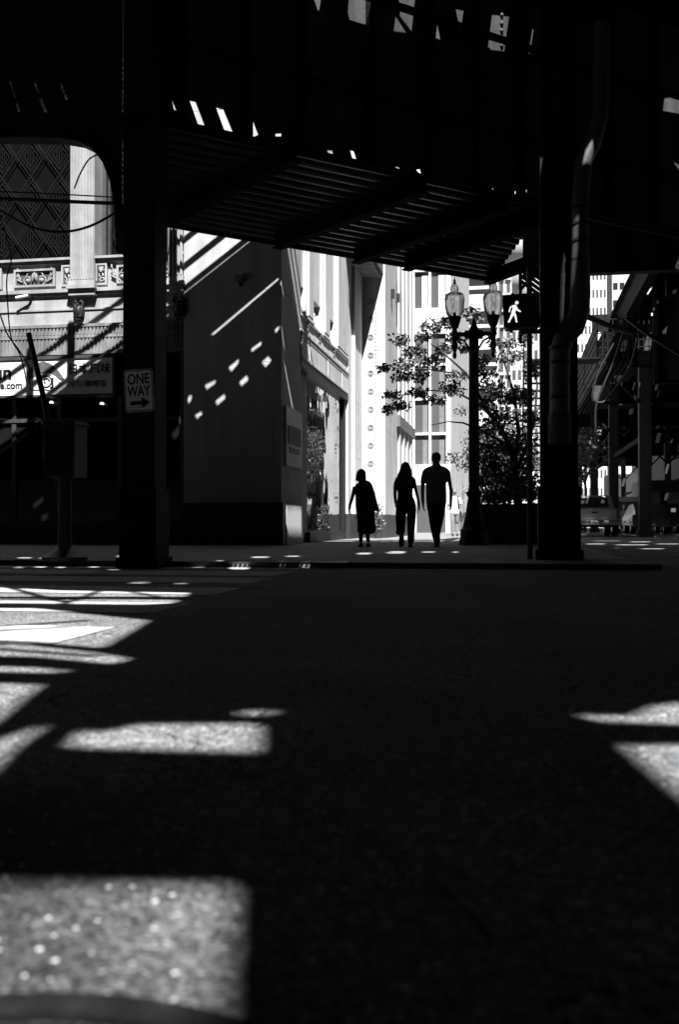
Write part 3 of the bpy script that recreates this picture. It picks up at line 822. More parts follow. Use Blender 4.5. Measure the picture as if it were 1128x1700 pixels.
# security camera and floodlight
c = hitY(45, 496, YF)
sc_ = thing("security_camera", "white tubular security camera on the stone ledge", "camera", c)
MB().tube([c + Vector((-.17, -.2, -.02)), c + Vector((.09, -.14, .035))], .035, 12).build("housing", WHITEP, sc_)
MB().tube([c + Vector((.06, -.15, .03)), c + Vector((.10, -.08, .02)), c + Vector((.10, 0, .02))], [.03, .035, .045], 10).build("bracket", IRON, sc_)
c = hitY(400, 466, YW)
fl_ = thing("floodlight", "small floodlight fixed high on the plain stone pier", "floodlight", c)
fm = MB(); fm.box(c.x - .07, c.x + .07, c.y - .2, c.y - .06, c.z - .05, c.z + .08); fm.build("housing", MIDGREY, fl_)
MB().beam(c + Vector((0, -.07, -.04)), c + Vector((0, 0, -.12)), .05, .05).build("bracket", IRON, fl_)

# plain pier in courses
pier = MB()
zs = [.95] + [hitY(390, py, YW).z for py in (775, 690, 602, 483)] + [7.2, 9.3, 11.4, 13.5, TOP]
zs = sorted(zs)
y500 = hitX(500, 700, XC).y
for a, b in zip(zs[:-1], zs[1:]): pier.box(XP, XC, YW, y500, a + .004, b - .004)
pier.box(XP + .012, XC - .012, YW + .012, y500 - .01, WALK, TOP - .01)
pier.build("pier", WALLST, bld)
pn = MB(); a, b = hitY(322, 690, YW), hitY(452, 768, YW)
pn.box(a.x, b.x, YW - .02, YW - .0005, b.z, a.z); pn.build("raised_panel", WALLST, bld)
pl = MB(); pl.box(XP - .05, XC + .05, YW - .06, y500, WALK, .946); pl.build("plinth", GRANITE, bld)
MB().box(XC + .051, XC + .06, YW + .25, y500 - .02, WALK, .90).build("plinth", WHITEP, bld)["label"] = "pale slab brightening the sunlit strip of the street side plinth"  # pale slab added so the sunlit patch on the granite reads bright

# shop front under the cornice
sf = MB()
sf.box(XL, XP - .01, YF + 1.2, YF + 1.25, WALK, zF0); sf.build("shop_back", DARK, bld)
sfm = MB()
for px in (-120, 20, 95, 196, 262):
    X = xl(px); sfm.box(X - .05, X + .05, YF + .08, YF + .2, WALK + .5, zF0 - .9)
sfm.box(XL, XP - .01, YF + .06, YF + .22, WALK, WALK + .5); sfm.box(XL, XP - .01, YF + .06, YF + .22, zl(700), zl(694))
sfm.build("shop_window", DKGREY, bld)
MB().box(XL, XP - .01, YF + .13, YF + .14, WALK + .5, zF0 - .01).build("shop_pane", glass("shop_glass", .01, .03, 0, .2), bld)
for px, py in ((85, 668), (169, 670)):
    c = hitY(px, py, YF + .05)
    MB().lathe([(.045, -.02), (.05, 0), (.03, .03)], c, 12).build("ceiling_lamp", DOWNL, bld)
dr = MB(); dr.box(xl(263), xl(300), YF + .02, YF + .05, zl(560), zl(537)); dr.box(xl(268), xl(272), YF - .01, YF + .05, WALK, zl(560)); dr.box(xl(298), XP - .011, YF - .01, YF + .05, WALK, zl(560)); dr.build("door_surround", DKGREY, bld)

# side elevation along the street
def yx(px, x=XC): return hitX(px, 700, x).y
def zx(px, py, x=XC): return hitX(px, py, x).z
y577, y600 = yx(578), yx(600)
zFa, zFb, zSill, zHead, zGl = zx(502, 553), zx(506, 598), zx(499, 519), zx(521, 493), zx(520, 622)
sd = MB()
sd.box(XC - 1, XC - .22, y500, y577, zFa, TOP)                      # recessed bays
sd.box(XC - 1, XC + .02, y500, y577, zFb, zFa - .001)               # fascia
sd.box(XC - .22, XC - .02, y500, y577, zFa + .03, zSill - .04)      # spandrel
SIDEST = mat("side_brightened_stone", .74, .6, .1, 2.5, .15, 60, stain=.28)  # same building's stone, made paler to imitate strong sun on this side
sd.build("wall", SIDEST, bld)
sm = MB()
sm.box(XC - .2, XC + .05, y500 - .1, y577, zFa, zFa + .06); sm.box(XC + .0201, XC + .03, y500, y577, zFa - .1, zFa - .002)
sm.box(XC - .2, XC + .02, y500, y577, zSill - .04, zSill); sm.box(XC + .0201, XC + .035, y500, y577, zFb, zFb + .06)
ym = (y500 + y577) / 2
for yy in (y500 + .9, ym, y577 - 1.1): sm.box(XC + .0201, XC + .03, yy - .03, yy + .03, zFb + .06, zFa - .1)
sm.build("string_course", SIDEST, bld)
wy = [(yx(494), yx(508)), (yx(520), yx(536)), (yx(547), yx(558))]
pys = [(y500, wy[0][0] + .02)] + [(wy[0][1], wy[1][0]), (wy[1][1], wy[2][0]), (wy[2][1], y577)]
for a, b in pys:
    if b - a < .1: continue
    p = MB(); p.box(XC - .21, XC + .0, a, b, zSill, TOP); p.box(XC, XC + .05, a + .15, b - .15, zSill + .1, TOP)
    p.box(XC, XC + .04, a, b, zSill + .001, zSill + .06)
    p.build("pilaster", SIDEST, bld)
for a, b in wy:
    p = MB(); p.box(XC - .21, XC - .06, a, b, zHead, TOP); p.build("spandrel", SIDEST, bld)
    wv = MB().box(XC - .215, XC - .2, a, b, zSill, zHead).build("window", GLASS, bld)
    o = MB()
    for k in range(7):
        yy = a + (b - a) * (k + .5) / 7
        o.box(XC - .12, XC - .08, yy - .03, yy + .03, zSill, zSill + .35 + .08 * (k % 2))
    o.build("balustrade", SIDEST, wv)
for py0, py1, px in ((585, 625, 532), (600, 640, 556), (562, 600, 512)):
    a = hitX(px, py0, XC); 
    o = MB(); yy = a.y
    for k in range(6): o.ell((XC - .02, yy, zFa + .12 + .055 * k), .05, .09 + .05 * (k % 2), .035, 8, 5)
    o.build("carved_drop", TERRAS, bld)
ep = MB(); zz = [.8, 2.5, 4.2, 6.0, 8.0, 10.5, 13, TOP]
for a, b in zip(zz[:-1], zz[1:]):
    ep.box(XC - 1, XC, y577, y600, a + .004, b - .004)
    ep.box(XC, XC + .10, y600 - 1.9, y600 - .5, a + .004, b - .004)
ep.box(XC - .9, XC - .01, y577 + .01, y600 + .5, WALK, TOP)
ep.build("pier", SIDEST, bld)
MB().box(XC - 1, XC + .06, y577, y600 + .3, WALK, .796).build("plinth", GRANITE, bld)
# show window
y520 = yx(517)
sw = MB()
sw.box(XC - .3, XC - .10, y500, y520 - .02, WALK, zFb - .001); sw.box(XC - .3, XC + .012, y500, y577, zGl, zFb - .002)
sw.box(XC - .3, XC - .06, y577 - .28, y577 - .001, WALK, zGl - .001); sw.box(XC - .3, XC - .02, y520 - .019, y577 - .281, WALK, WALK + .25)
sw_o = sw.build("show_window", BLACKP, bld)
MB().box(XC - .16, XC - .14, y520 - .019, y577 - .281, WALK + .251, zGl - .001).build("pane", MIRROR, sw_o)
# plaque
pq = [hitX(a, b, XC) for a, b in ((472, 674), (498, 686), (498, 778), (472, 772))]
zt, zb_ = (pq[0].z + pq[1].z) / 2, (pq[2].z + pq[3].z) / 2
pk = MB().box(XC + .001, XC + .04, pq[0].y + .03, y500 - .04, zb_, zt).build("plaque", SIGNW, None)
tag(pk, "pale rectangular plaque with dark bars on the pier's street side", "plaque")
pl0 = pq[0].y + .03; pl1 = y500 - .04
pb = MB()
for k in range(9):
    a = pl0 + (pl1 - pl0) * (.12 + .085 * k)
    pb.box(XC + .0405, XC + .055, a, a + (pl1 - pl0) * .07, zt - .78, zt - .40 + .02 * (k % 2))
    if 0 < k < 8: pb.box(XC + .0405, XC + .055, a, a + (pl1 - pl0) * .08, zt - .95 - .01 * (k % 3), zt - .85)
pb.build("lettering", BLACKP, pk)

# projecting stone bay with medallions further down the street
d31 = at(600, 700, 31.6); YP = d31.y
X2 = hitY(640, 700, YP).x
y685 = hitX(685, 700, X2).y
pj = MB(); zz = [.8] + [hitY(620, py, YP).z for py in (715, 653, 582, 493)] + [10.5, 13, TOP]
zz = sorted(zz)
for a, b in zip(zz[:-1], zz[1:]): pj.box(XC - .5, X2, YP, YP + 3.2, a + .004, b - .004); 
pj.box(XC - .49, X2 - .01, YP + .01, y685, WALK, TOP)
bay = thing("stone_bay", "bright stone bay with medallions projecting down the street", "building", (X2, YP, WALK))
pj.build("pier", WHITE, bay)
md = MB(); dm = MB()
for py in range(505, 800, 30):
    c = hitY(616, py - 5, YP)
    md = MB(); md.torus((c.x, YP - .004, c.z), .085, .012, (1, 0, 0), (0, 0, 1), n=20); md.torus((c.x, YP - .004, c.z), .05, .010, (1, 0, 0), (0, 0, 1), n=16); md.ell((c.x, YP, c.z), .02, .02, .02, 8, 6); md.build("medallion", TERRAS, bay)
xd = hitY(624, 700, YP).x; z = 1.2
while z < 7.6: dm.box(xd - .012, xd + .012, YP - .02, YP + .005, z, z + .06); z += .13
dm.build("bead_moulding", mat("bead_shade_stone", .3), bay)
MB().box(XC - .5, X2 + .04, YP - .05, y685, WALK, .796).build("plinth", GRANITE, bay)
bl = MB(); zb2 = hitY(637, 455, YP).z; bl.box(XC - .3, X2 - .06, YP - 3.2, YP - .001, zb2, zb2 + .5); bl.box(XC - .3, X2 - .12, YP - 3.1, YP - .001, zb2 - .12, zb2); bl.build("balcony", TERRAS, bay)
yb = [hitX(p, 700, X2).y for p in (655, 664, 671, 677, 683)]
bw_ = MB(); bw_.box(X2 - .4, X2 - .02, YP + 3.2, y685, 4.3, TOP)
for a in yb[1:]: bw_.box(X2 - .4, X2 + .06, a - .5, a, .8, TOP)
bw_.build("wall", WHITE, bay)
for a, b in zip(yb[:-1], yb[1:]):
    o = MB().box(X2 - .1, X2 - .03, a, b - .5, .8, 3.9).build("shop_window", GLASSM, bay)
    MB().box(X2 - .019, X2 - .01, a + .1, b - .65, 4.9, 5.9).build("window", GLASS, bay)
    MB().box(X2 - .019, X2 - .01, a + .1, b - .65, 7.4, 9.0).build("window", GLASS, bay)
MB().box(X2 - .05, X2 + .12, YP + 3.2, y685, 3.9, 4.3).build("string_course", TERRAS, bay)
for yy, zz_ in ((YP + 1.5, 8.0), (YP + 3.0, 8.2)):
    MB().box(X2, X2 + .12, yy, yy + .12, zz_, zz_ + .3).build("flagpole_bracket", IRON, bay)

# white office building with tall glazing
Y5 = 50.0
gx0, gx1 = hitY(683, 700, Y5).x, hitY(748, 700, Y5).x
off = thing("white_office_building", "white office building with tall dark panes and ribbed flank", "building", (gx0, Y5, WALK))
def z5(py): return hitY(715, py, Y5).z
def x5(px): return hitY(px, 700, Y5).x
ob = MB(); ob.box(gx0 - 6, gx1 - .3, Y5 + .25, Y5 + 22, WALK, 20)
ob.box(gx0 - 6, x5(687), Y5, Y5 + .25, WALK, 20); ob.box(x5(743), gx1, Y5, Y5 + .25, WALK, 20)
ob.box(x5(687), x5(743), Y5 + .03, Y5 + .25, z5(552), z5(513)); ob.box(x5(687), x5(743), Y5 + .03, Y5 + .25, WALK, z5(773)); ob.box(x5(687), x5(743), Y5 + .03, Y5 + .25, z5(448), 20)
ob.build("wall", WHITEP, off)
MB().box(x5(692), x5(740), Y5 + .02, Y5 + .029, WALK, z5(805)).build("door", GLASSM, off)
for a, b in ((z5(773), z5(720)), (z5(720), z5(662)), (z5(662), z5(605)), (z5(605), z5(552)), (z5(513), z5(448))):
    for u0, u1 in ((x5(687), x5(714.5)), (x5(714.5), x5(743))):
        f = MB(); e = .06
        f.box(u0, u0 + e, Y5 + .05, Y5 + .24, a + e, b - e); f.box(u1 - e, u1, Y5 + .05, Y5 + .24, a + e, b - e); f.box(u0, u1, Y5 + .04, Y5 + .24, a, a + e); f.box(u0, u1, Y5 + .04, Y5 + .24, b - e, b)
        f = f.build("window", WHITEP, off)
        MB().box(u0 + e, u1 - e, Y5 + .2, Y5 + .22, a + e, b - e).build("pane", GLASSM, f)
        if a > z5(600):
            MB().box(u0 + .42, u1 - .12, Y5 + .17, Y5 + .19, a + e, b - .25).build("blind", WHITEP, f)
        else:
            MB().box(u0 + .45, u0 + .7, Y5 + .185, Y5 + .195, a + e, b - .3).build("blind", MIDGREY, f)
rb = MB(); rb.box(gx1 - .3, gx1 - .1, Y5 + .26, Y5 + 22, WALK, 20)
y = Y5 + .3
while y < Y5 + 22: rb.box(gx1 - .1, gx1 + .06, y, y + .35, WALK + 1.2, 20); y += .62
rb.build("ribbed_flank", CONC, off)

def slab_tower(name, label, x0, x1, y, z1, m, cols, rows, zz0, depth=12, wfrac=(.6, .55), strip=False, glassm=None):
    t = thing(name, label, "building", ((x0 + x1) / 2, y, 0))
    b = MB(); b.box(x0, x1, y, y + depth, 0, z1); b.build("wall", m, t)
    cwid, rh = (x1 - x0) / cols, (z1 - zz0) / rows
    k = 0; rest = MB()
    for r_ in range(rows):
        for c_ in range(cols):
            a = x0 + cwid * (c_ + .5 - wfrac[0] / 2); z = zz0 + rh * (r_ + .2)
            if k >= 100: rest.box(a, a + cwid * wfrac[0], y - .03, y + .02, z, z + rh * wfrac[1]); continue
            k += 1
            o = MB().box(a, a + cwid * wfrac[0], y - .03, y + .02, z, z + rh * wfrac[1]).build("window", glassm or GLASSM, t)
            if cols * rows < 40: MB().box(a - .1, a + cwid * wfrac[0] + .1, y - .25, y - .031, z - .25, z).build("sill", m, o)
    if rest.v: rest.build("window_rows", glassm or GLASSM, t)["kind"] = "stuff"
    return t
def X_at(px, y): return hitY(px, 700, y).x
def Z_at(px, py, y): return hitY(px, py, y).z
slab_tower("white_office_block", "white block with long dark window strips behind the street lamp", X_at(760, 80), X_at(828, 80), 80, Z_at(800, 425, 80), WHITEP, 1, 6, 3.5, wfrac=(.92, .36), glassm=GLASS)
slab_tower("narrow_tower", "narrow pale tower with small stacked openings right of the lamps", X_at(828, 95), X_at(851, 95), 95, Z_at(840, 440, 95), WHITE, 2, 14, 4, wfrac=(.5, .6), glassm=GLASSM)
slab_tower("apartment_tower", "tall white tower with square windows beside the drainpipe", X_at(915, 190), X_at(1009, 190), 190, 62, WHITEP, 15, 17, 5, wfrac=(.55, .45), glassm=GLASSM)
slab_tower("balcony_tower", "white tower with broad dark balconies above the station stair", X_at(1018, 210), X_at(1062, 210), 210, 62, WHITE, 4, 16, 5, wfrac=(.7, .4), glassm=GLASS)
slab_tower("low_office_block", "low pale block closing the street behind the trees", X_at(850, 150), X_at(905, 150), 150, 30, WHITE, 6, 9, 4, wfrac=(.6, .5))
slab_tower("dark_office_block", "dark office block shadowed behind the elevated station", 20, 60, 34, 26, mat("dark_masonry", .08, .8, .3, 2), 12, 7, 4, depth=120, glassm=GLASS)
slab_tower("pale_tower", "broad pale office tower mirrored in the show window", 26, 62, 205, 55, WHITEP, 8, 12, 4, wfrac=(.7, .45), glassm=GLASSM)
eb = thing("street_end_block", "grey block closing the far end of the railway street", "building", (20, 175, 0))
ebm = MB(); ebm.box(X_at(1012, 175), 60, 175, 185, 0, 9); ebm.build("wall", mat("grey_masonry", .04, .8, .3, 2), eb)
for k in range(16): MB().box(X_at(1015, 175) + 2.4 * k, X_at(1015, 175) + 2.4 * k + 1.4, 174.9, 175.02, 1, 3.4).build("window", GLASS, eb)

# ---------------------------------------------------------------- shop sign
ys = YF - .13
xa, xb = hitY(-110, 620, ys).x, hitY(187, 620, ys).x
za, zb3 = hitY(100, 655, ys).z, hitY(100, 596, ys).z
sg = thing("shop_sign", "long white lightbox shop sign with black lettering under the cornice", "sign", (xb, ys, za))
MB().box(xa, xb, ys, ys + .22, za, zb3).build("sign_face", SIGNW, sg)
fr = MB(); fr.box(xa - .04, xb + .04, ys - .03, ys + .23, zb3, zb3 + .07); fr.box(xa - .04, xb + .04, ys - .03, ys + .23, za - .05, za); fr.box(xb, xb + .05, ys - .03, ys + .23, za, zb3)
fr.build("frame", DKGREY, sg)
EX, EZ = (1, 0, 0), (0, 0, 1)
yt = ys - .008
def sp(px, py): return hitY(px, py, yt)
text("lettering", "un", .44, sp(19, 629), EX, EZ, BLACKP, sg, .004, .012, 'RIGHT')
text("lettering", "ne.com", .215, sp(36.5, 644.5), EX, EZ, BLACKP, sg, .004, .004, 'RIGHT')
text("lettering", "日本風味", .245, sp(112, 619.5), EX, EZ, BLACKP, sg, .004, .003, fit=.95)
text("lettering", "冷麵·咖哩飯", .155, sp(113, 642), EX, EZ, BLACKP, sg, .004, .002, fit=.88)
em = MB()
cap = [(56, 606), (62, 602), (72, 600), (82, 603), (92, 610), (100, 620), (106, 629), (103, 632), (98, 630), (92, 624), (84, 620), (74, 619), (66, 620), (60, 624), (50, 629), (44, 627), (44, 618), (49, 611)]
em.prism([sp(a, b) for a, b in cap], (0, .006, 0))
em.build("emblem", mat("emblem_grey", .09, .6, .4, 20), sg)
em = MB()
c = sp(76, 633); em.torus(c, .125, .012, EX, EZ, n=24); em.torus(c, .08, .016, EX, EZ, 0, 4.5, 18, 6, .6)
for a, b in (((48, 630), (50, 646)), ((50, 646), (60, 648)), ((60, 648), (72, 646)), ((72, 646), (86, 649)), ((86, 649), (96, 644)), ((96, 644), (99, 634)), ((72, 626), (84, 623))): em.beam(sp(*a), sp(*b), .008, .014)
em.build("emblem", BLACKP, sg)
text("lettering", "J", .24, sp(84.5, 640.5), EX, EZ, BLACKP, sg, .004, .012)

# leaning signal pole in front of the sign
sp0, sp1 = at(47, 553, 16), at(66, 656, 16)
lp = sp0 + (sp1 - sp0) * 3.4; 
tag(MB().tube([sp0, Vector((sp1.x + .05, sp1.y, sp1.z)), Vector((sp1.x + .5, sp1.y, WALK))], .045, 10).build("leaning_pole", IRON), "dark leaning pole standing in front of the shop sign", "pole")
# pay box on a pedestal
pb0 = at(107, 930, 11.9); pb0.z = WALK
pbx = thing("control_cabinet", "black control cabinet on a pedestal in front of the shop", "cabinet", pb0)
k = 11.9 / FPX
MB().lathe([(.27, 0), (.27, .05), (.16, .10), (.085, .16), (.08, .95), (.1, 1.0)], pb0, 20).build("pedestal", IRON, pbx)
m = MB(); m.box(pb0.x - .21, pb0.x + .19, pb0.y - .15, pb0.y + .2, WALK + 1.0, WALK + 1.62); m.box(pb0.x - .225, pb0.x + .205, pb0.y - .165, pb0.y + .215, WALK + 1.62, WALK + 1.66)
m.build("housing", BLACKP, pbx)
m = MB(); m.box(pb0.x - .17, pb0.x + .15, pb0.y - .16, pb0.y - .151, WALK + 1.06, WALK + 1.55); m.build("door", STEEL, pbx)

# one way sign
yo = cL.y - .09
def so_(px, py): return hitY(px, py, yo)
c = (so_(203, 614) + so_(258, 683)) / 2
ang = R(3); ux = Vector((math.cos(ang), 0, math.sin(ang))); uz = Vector((-math.sin(ang), 0, math.cos(ang)))
W_, H_ = 53.5 * (yo / math.cos(YAW) * 1.0) / FPX * .985, 72 * yo / FPX * 1.035
ow = thing("one_way_sign", "ONE WAY sign with right arrow fixed to the left steel column", "sign", c)
def rr(w_, h_, r, n=6):
    pts = []
    for cx, cz, a0 in ((w_ / 2 - r, h_ / 2 - r, 0), (-w_ / 2 + r, h_ / 2 - r, 90), (-w_ / 2 + r, -h_ / 2 + r, 180), (w_ / 2 - r, -h_ / 2 + r, 270)):
        for i in range(n + 1): a = R(a0 + 90 * i / n); pts.append((cx + r * math.cos(a), cz + r * math.sin(a)))
    return pts
def sgn(pts, dy): return [c + ux * a + uz * b + Vector((0, dy, 0)) for a, b in pts]
MB().prism(sgn(rr(W_, H_, .03), 0), (0, .006, 0)).build("panel", mat("sign_reflective_white", .88, .5, .1, 12), ow)
o_ = rr(W_ - .012, H_ - .012, .026); i_ = rr(W_ - .034, H_ - .034, .02)
plate("border", o_, [i_], c + Vector((0, -.003, 0)), ux, uz, .002, BLACKP, ow)
text("lettering", "ONE", .165, c + ux * 0.0 + uz * (H_ * .16) + Vector((0, -.004, 0)), ux, uz, BLACKP, ow, .002, .003, 'CENTER', 1, .262)
text("lettering", "WAY", .165, c + ux * 0.0 + uz * (-H_ * .13) + Vector((0, -.004, 0)), ux, uz, BLACKP, ow, .002, .003, 'CENTER', 1, .272)
ar = [(-.115, .027), (.03, .027), (.03, .075), (.135, 0), (.03, -.075), (.03, -.027), (-.115, -.027)]
MB().prism(sgn([(a * .95, b * .85 - H_ * .29) for a, b in ar], -.005), (0, .003, 0)).build("arrow", BLACKP, ow)
st = MB()
for i in range(3):
    for j in range(5): st.prism(sgn([(-.14 + .024 * j, -H_ * .38 - .022 * i), (-.125 + .024 * j, -H_ * .38 - .022 * i), (-.125 + .024 * j, -H_ * .40 - .022 * i), (-.14 + .024 * j, -H_ * .40 - .022 * i)], -.004), (0, .002, 0))
st.build("sticker", MIDGREY, ow)
bo = MB()
for zz_ in (.92, -.80): bo.ell(c + uz * (H_ / 2 * zz_ * .95) + Vector((0, -.004, 0)), .01, .008, .01, 8, 6)
bo.build("bolt", IRON, ow)

# ---------------------------------------------------------------- drainpipe on the right column
dpd = cR.y - .16
def dp(px, py, dy=0): return hitY(px, py, dpd + dy)
pth = [dp(1000, 40), dp(998, 190), dp(985, 238), dp(970, 268), dp(964, 330), dp(964, 480), dp(963, 515), dp(955, 542), dp(938, 560), dp(931, 580), dp(930, 620), dp(930, 724)]
pr = 17 / FPX * 12.2
dpipe = thing("drainpipe", "bent metal drainpipe running down the right steel column", "pipe", dp(930, 724))
# round the corners
sm_ = []
for i in range(len(pth) - 1):
    for t in (0, .5): sm_.append(pth[i].lerp(pth[i + 1], t))
sm_.append(pth[-1])
MB().tube(sm_, [pr * .8] * 4 + [pr * .82] * 6 + [pr] * (len(sm_) - 10), 18).build("pipe", GALV, dpipe)
for px, py in ((964, 345), (964, 372), (964, 400), (964, 432), (964, 470), (930, 578), (930, 602), (930, 660), (930, 700)):
    p = dp(px, py); r_ = pr * (.84 if py < 500 else 1.0)
    cl = MB().lathe([(r_ + .001, -.02), (r_ + .008, -.015), (r_ + .008, .015), (r_ + .001, .02)], p, 18); cl.build("collar", GALVD, dpipe)
MB().lathe([(pr * 1.06, -.35), (pr * 1.12, -.33), (pr * 1.12, .0), (pr * 1.06, .02)], dp(930, 690), 18).build("sleeve", mat("stickered_sleeve", .10, .6, .7, 25), dpipe)

# ---------------------------------------------------------------- pedestrian signal
ysg = cR.y - .35
def ps(px, py): return hitY(px, py, ysg)
sgx = thing("pedestrian_signal", "black pedestrian signal box showing a lit walking figure", "signal", ps(868, 516))
c = (ps(836, 543) + ps(897, 489)) / 2; w_ = ps(897, 516).x - ps(836, 516).x; h_ = ps(836, 489).z - ps(836, 543).z
tl = R(2); ux = Vector((math.cos(tl), 0, math.sin(tl))); uz = Vector((-math.sin(tl), 0, math.cos(tl)))
MB().prism(sgn(rr(w_, h_, .05), 0), (0, .2, 0)).build("housing", IRON, sgx)
vz = MB(); vz.prism(sgn([(-w_ / 2, h_ / 2 - .02), (w_ / 2, h_ / 2 - .02), (w_ / 2, h_ / 2), (-w_ / 2, h_ / 2)], -.05), (0, .049, 0)); vz.ell(c + uz * (h_ / 2 + .01) + Vector((-.1, .06, 0)), .025, .03, .025, 10, 6)
vz.build("visor", IRON, sgx)
def p8(l): return [ps(800 + a / 9.4, 440 + b / 9.4) + Vector((0, -.004, 0)) for a, b in l]
wm = MB()
hc = p8([(553, 587)])[0]; wm.prism([hc + Vector((.021 * math.cos(2 * math.pi * k / 14), 0, .021 * math.sin(2 * math.pi * k / 14))) for k in range(14)], (0, .003, 0))
for q in ([(480, 632), (528, 618), (548, 630), (556, 668), (528, 735), (510, 768), (468, 752), (472, 720), (488, 690), (482, 655)],
          [(480, 634), (470, 660), (452, 690), (445, 735), (430, 738), (428, 715), (440, 670), (455, 645)],
          [(549, 640), (572, 688), (615, 716), (618, 730), (605, 734), (556, 712), (540, 680)],
          [(468, 754), (510, 769), (480, 820), (458, 858), (440, 900), (414, 896), (412, 882), (440, 830), (455, 790)],
          [(496, 772), (526, 740), (548, 790), (554, 850), (564, 885), (558, 895), (536, 893), (530, 850), (514, 800)]):
    wm.prism(p8(q), (0, .003, 0))
wm.build("walking_symbol", SYMB, sgx)
br = MB(); a = ps(872, 545); br.box(a.x - .05, cR.x, ysg + .05, ysg + .12, a.z - .05, a.z - .005); br.tube([ps(850, 543) + Vector((0, .1, 0)), ps(850, 550) + Vector((0, .1, 0))], .02, 8)
br.build("bracket", IRON, sgx)
spn = ps(881, 600); spn.y += .3
tag(MB().tube([(spn.x, spn.y + .1, 0.06), (spn.x, spn.y + .1, hitY(881, 440, spn.y).z)], .034, 10).build("signal_pole", IRON), "slim black pole standing behind the pedestrian signal", "pole")
tag(MB().tube([(ps(866, 600).x, spn.y + .4, hitY(866, 560, spn.y).z), (ps(866, 600).x, spn.y + .4, hitY(866, 440, spn.y).z)], .022, 8).build("conduit", IRON), "short thin conduit hanging from canopy behind the walk signal", "conduit")
# lattice brace beside the column
lb = MB()
for k in range(4):
    lb.beam(at(866 + 0, 440 + 9 * k, 15), at(900, 465 + 9 * k, 15), .02, .05); 
lb.beam(at(900, 440, 15), at(866, 480, 15), .02, .05)
lb.build("brace", STEEL, rail_road)

# ---------------------------------------------------------------- street lamps
lb0 = at(788, 906, 20.8); lb0.z = WALK
def lamp(loc, label, group):
    t = thing("street_lamp", label, "street lamp", loc, group)
    def zz_(py): return hitY(788, py, loc.y).z - WALK
    MB().lathe([(.32, 0), (.32, .10), (.29, .14), (.29, .32), (.25, .36), (.20, .55), (.15, .85), (.125, 1.0), (.16, 1.04), (.16, 1.1), (.115, 1.16), (.10, 1.3)], loc, 16).build("base", IRON, t)
    sh = MB()
    n = 24; H0, H1 = 1.3, zz_(556)
    rings = []
    for z in (H0, H1):
        r0 = .115 if z == H0 else .10
        rings.append([loc + Vector(((r0 * (1 - .08 * (k % 2))) * math.cos(2 * math.pi * k / n), (r0 * (1 - .08 * (k % 2))) * math.sin(2 * math.pi * k / n), z)) for k in range(n)])
    sh.loft(rings, True, False)
    sh.lathe([(.10, H1 - .01), (.13, H1 + .02), (.12, H1 + .08), (.09, H1 + .14), (.05, H1 + .24), (.02, H1 + .34), (.001, H1 + .36)], loc, 16)
    sh.build("post", IRON, t)
    am = MB(); za = H1 + .02
    A = .40
    am.box(loc.x - .19, loc.x + .19, loc.y - .06, loc.y + .06, loc.z + za - .10, loc.z + za + .07)
    am.beam(loc + Vector((-A, 0, za)), loc + Vector((A, 0, za)), .07, .08)
    for sg in (-1, 1):
        am.torus(loc + Vector((sg * .24, 0, za - .10)), .10, .022, (sg, 0, 0), UP, -1.5, 2.4, 12, 6, .3)
        am.tube([loc + Vector((sg * .07, 0, za - .35)), loc + Vector((sg * .2, 0, za - .14)), loc + Vector((sg * .36, 0, za - .06))], .022, 8)
    am.build("arm", IRON, t)
    for sg in (-1, 1):
        c = loc + Vector((sg * A, 0, 0)); e = za
        h = MB().lathe([(.001, e - .52), (.03, e - .50), (.045, e - .44), (.03, e - .38), (.06, e - .30), (.075, e - .24), (.05, e - .16), (.06, e - .05), (.09, e), (.055, e + .06), (.05, e + .12), (.09, e + .18), (.125, e + .30), (.145, e + .36), (.135, e + .375)], c, 18).build("lamp_holder", IRON, t)
        g = MB().lathe([(.135, e + .375), (.175, e + .44), (.198, e + .56), (.208, e + .68), (.214, e + .76), (.205, e + .785), (.198, e + .80), (.185, e + .845), (.14, e + .875), (.085, e + .885), (.08, e + .92), (.09, e + .94), (.088, e + .99), (.06, e + 1.04), (.03, e + 1.06)], c, 22).build("globe", GLOBE, t)
        MB().lathe([(.03, e + 1.06), (.04, e + 1.08), (.02, e + 1.10), (.03, e + 1.13), (.012, e + 1.17), (.001, e + 1.22)], c, 12).build("finial", IRON, g)
        MB().lathe([(.03, e + .378), (.03, e + .45), (.02, e + .47)], c, 10).build("lamp_core", MIDGREY, g)
    return t
lamp1 = lamp(lb0, "nearest twin globe street lamp, full height before the tree", "twin globe street lamps")
lamp2 = copy_tree(lamp1)
l2 = at(806, 880, 48); lamp2.location = (l2.x, l2.y, WALK); lamp2["label"] = "small distant twin globe street lamp seen through the tree"

# ---------------------------------------------------------------- tree, planter, shrubs
def leaves(m, c, rx, ry, rz, n, size):
    for _ in range(n):
        while True:
            q = Vector((random.uniform(-1, 1), random.uniform(-1, 1), random.uniform(-1, 1)))
            if q.length < 1: break
        p = c + Vector((q.x * rx, q.y * ry, q.z * rz))
        s = size * random.uniform(.6, 1.25)
        nrm = Vector((random.gauss(0, .6), random.gauss(0, .6), random.uniform(.2, 1))).normalized()
        a = nrm.cross(Vector((random.gauss(0, 1), random.gauss(0, 1), random.gauss(0, .4)))).normalized(); b = nrm.cross(a)
        tip = p + a * s - nrm * s * .25
        m.add([p, p + a * s * .35 + b * s * .38 + nrm * s * .08, p + a * s * .75 + b * s * .22, tip, p + a * s * .75 - b * s * .22, p + a * s * .35 - b * s * .38 + nrm * s * .08],
              [(0, 1, 2, 3), (0, 3, 4, 5)])
TD = 22.6
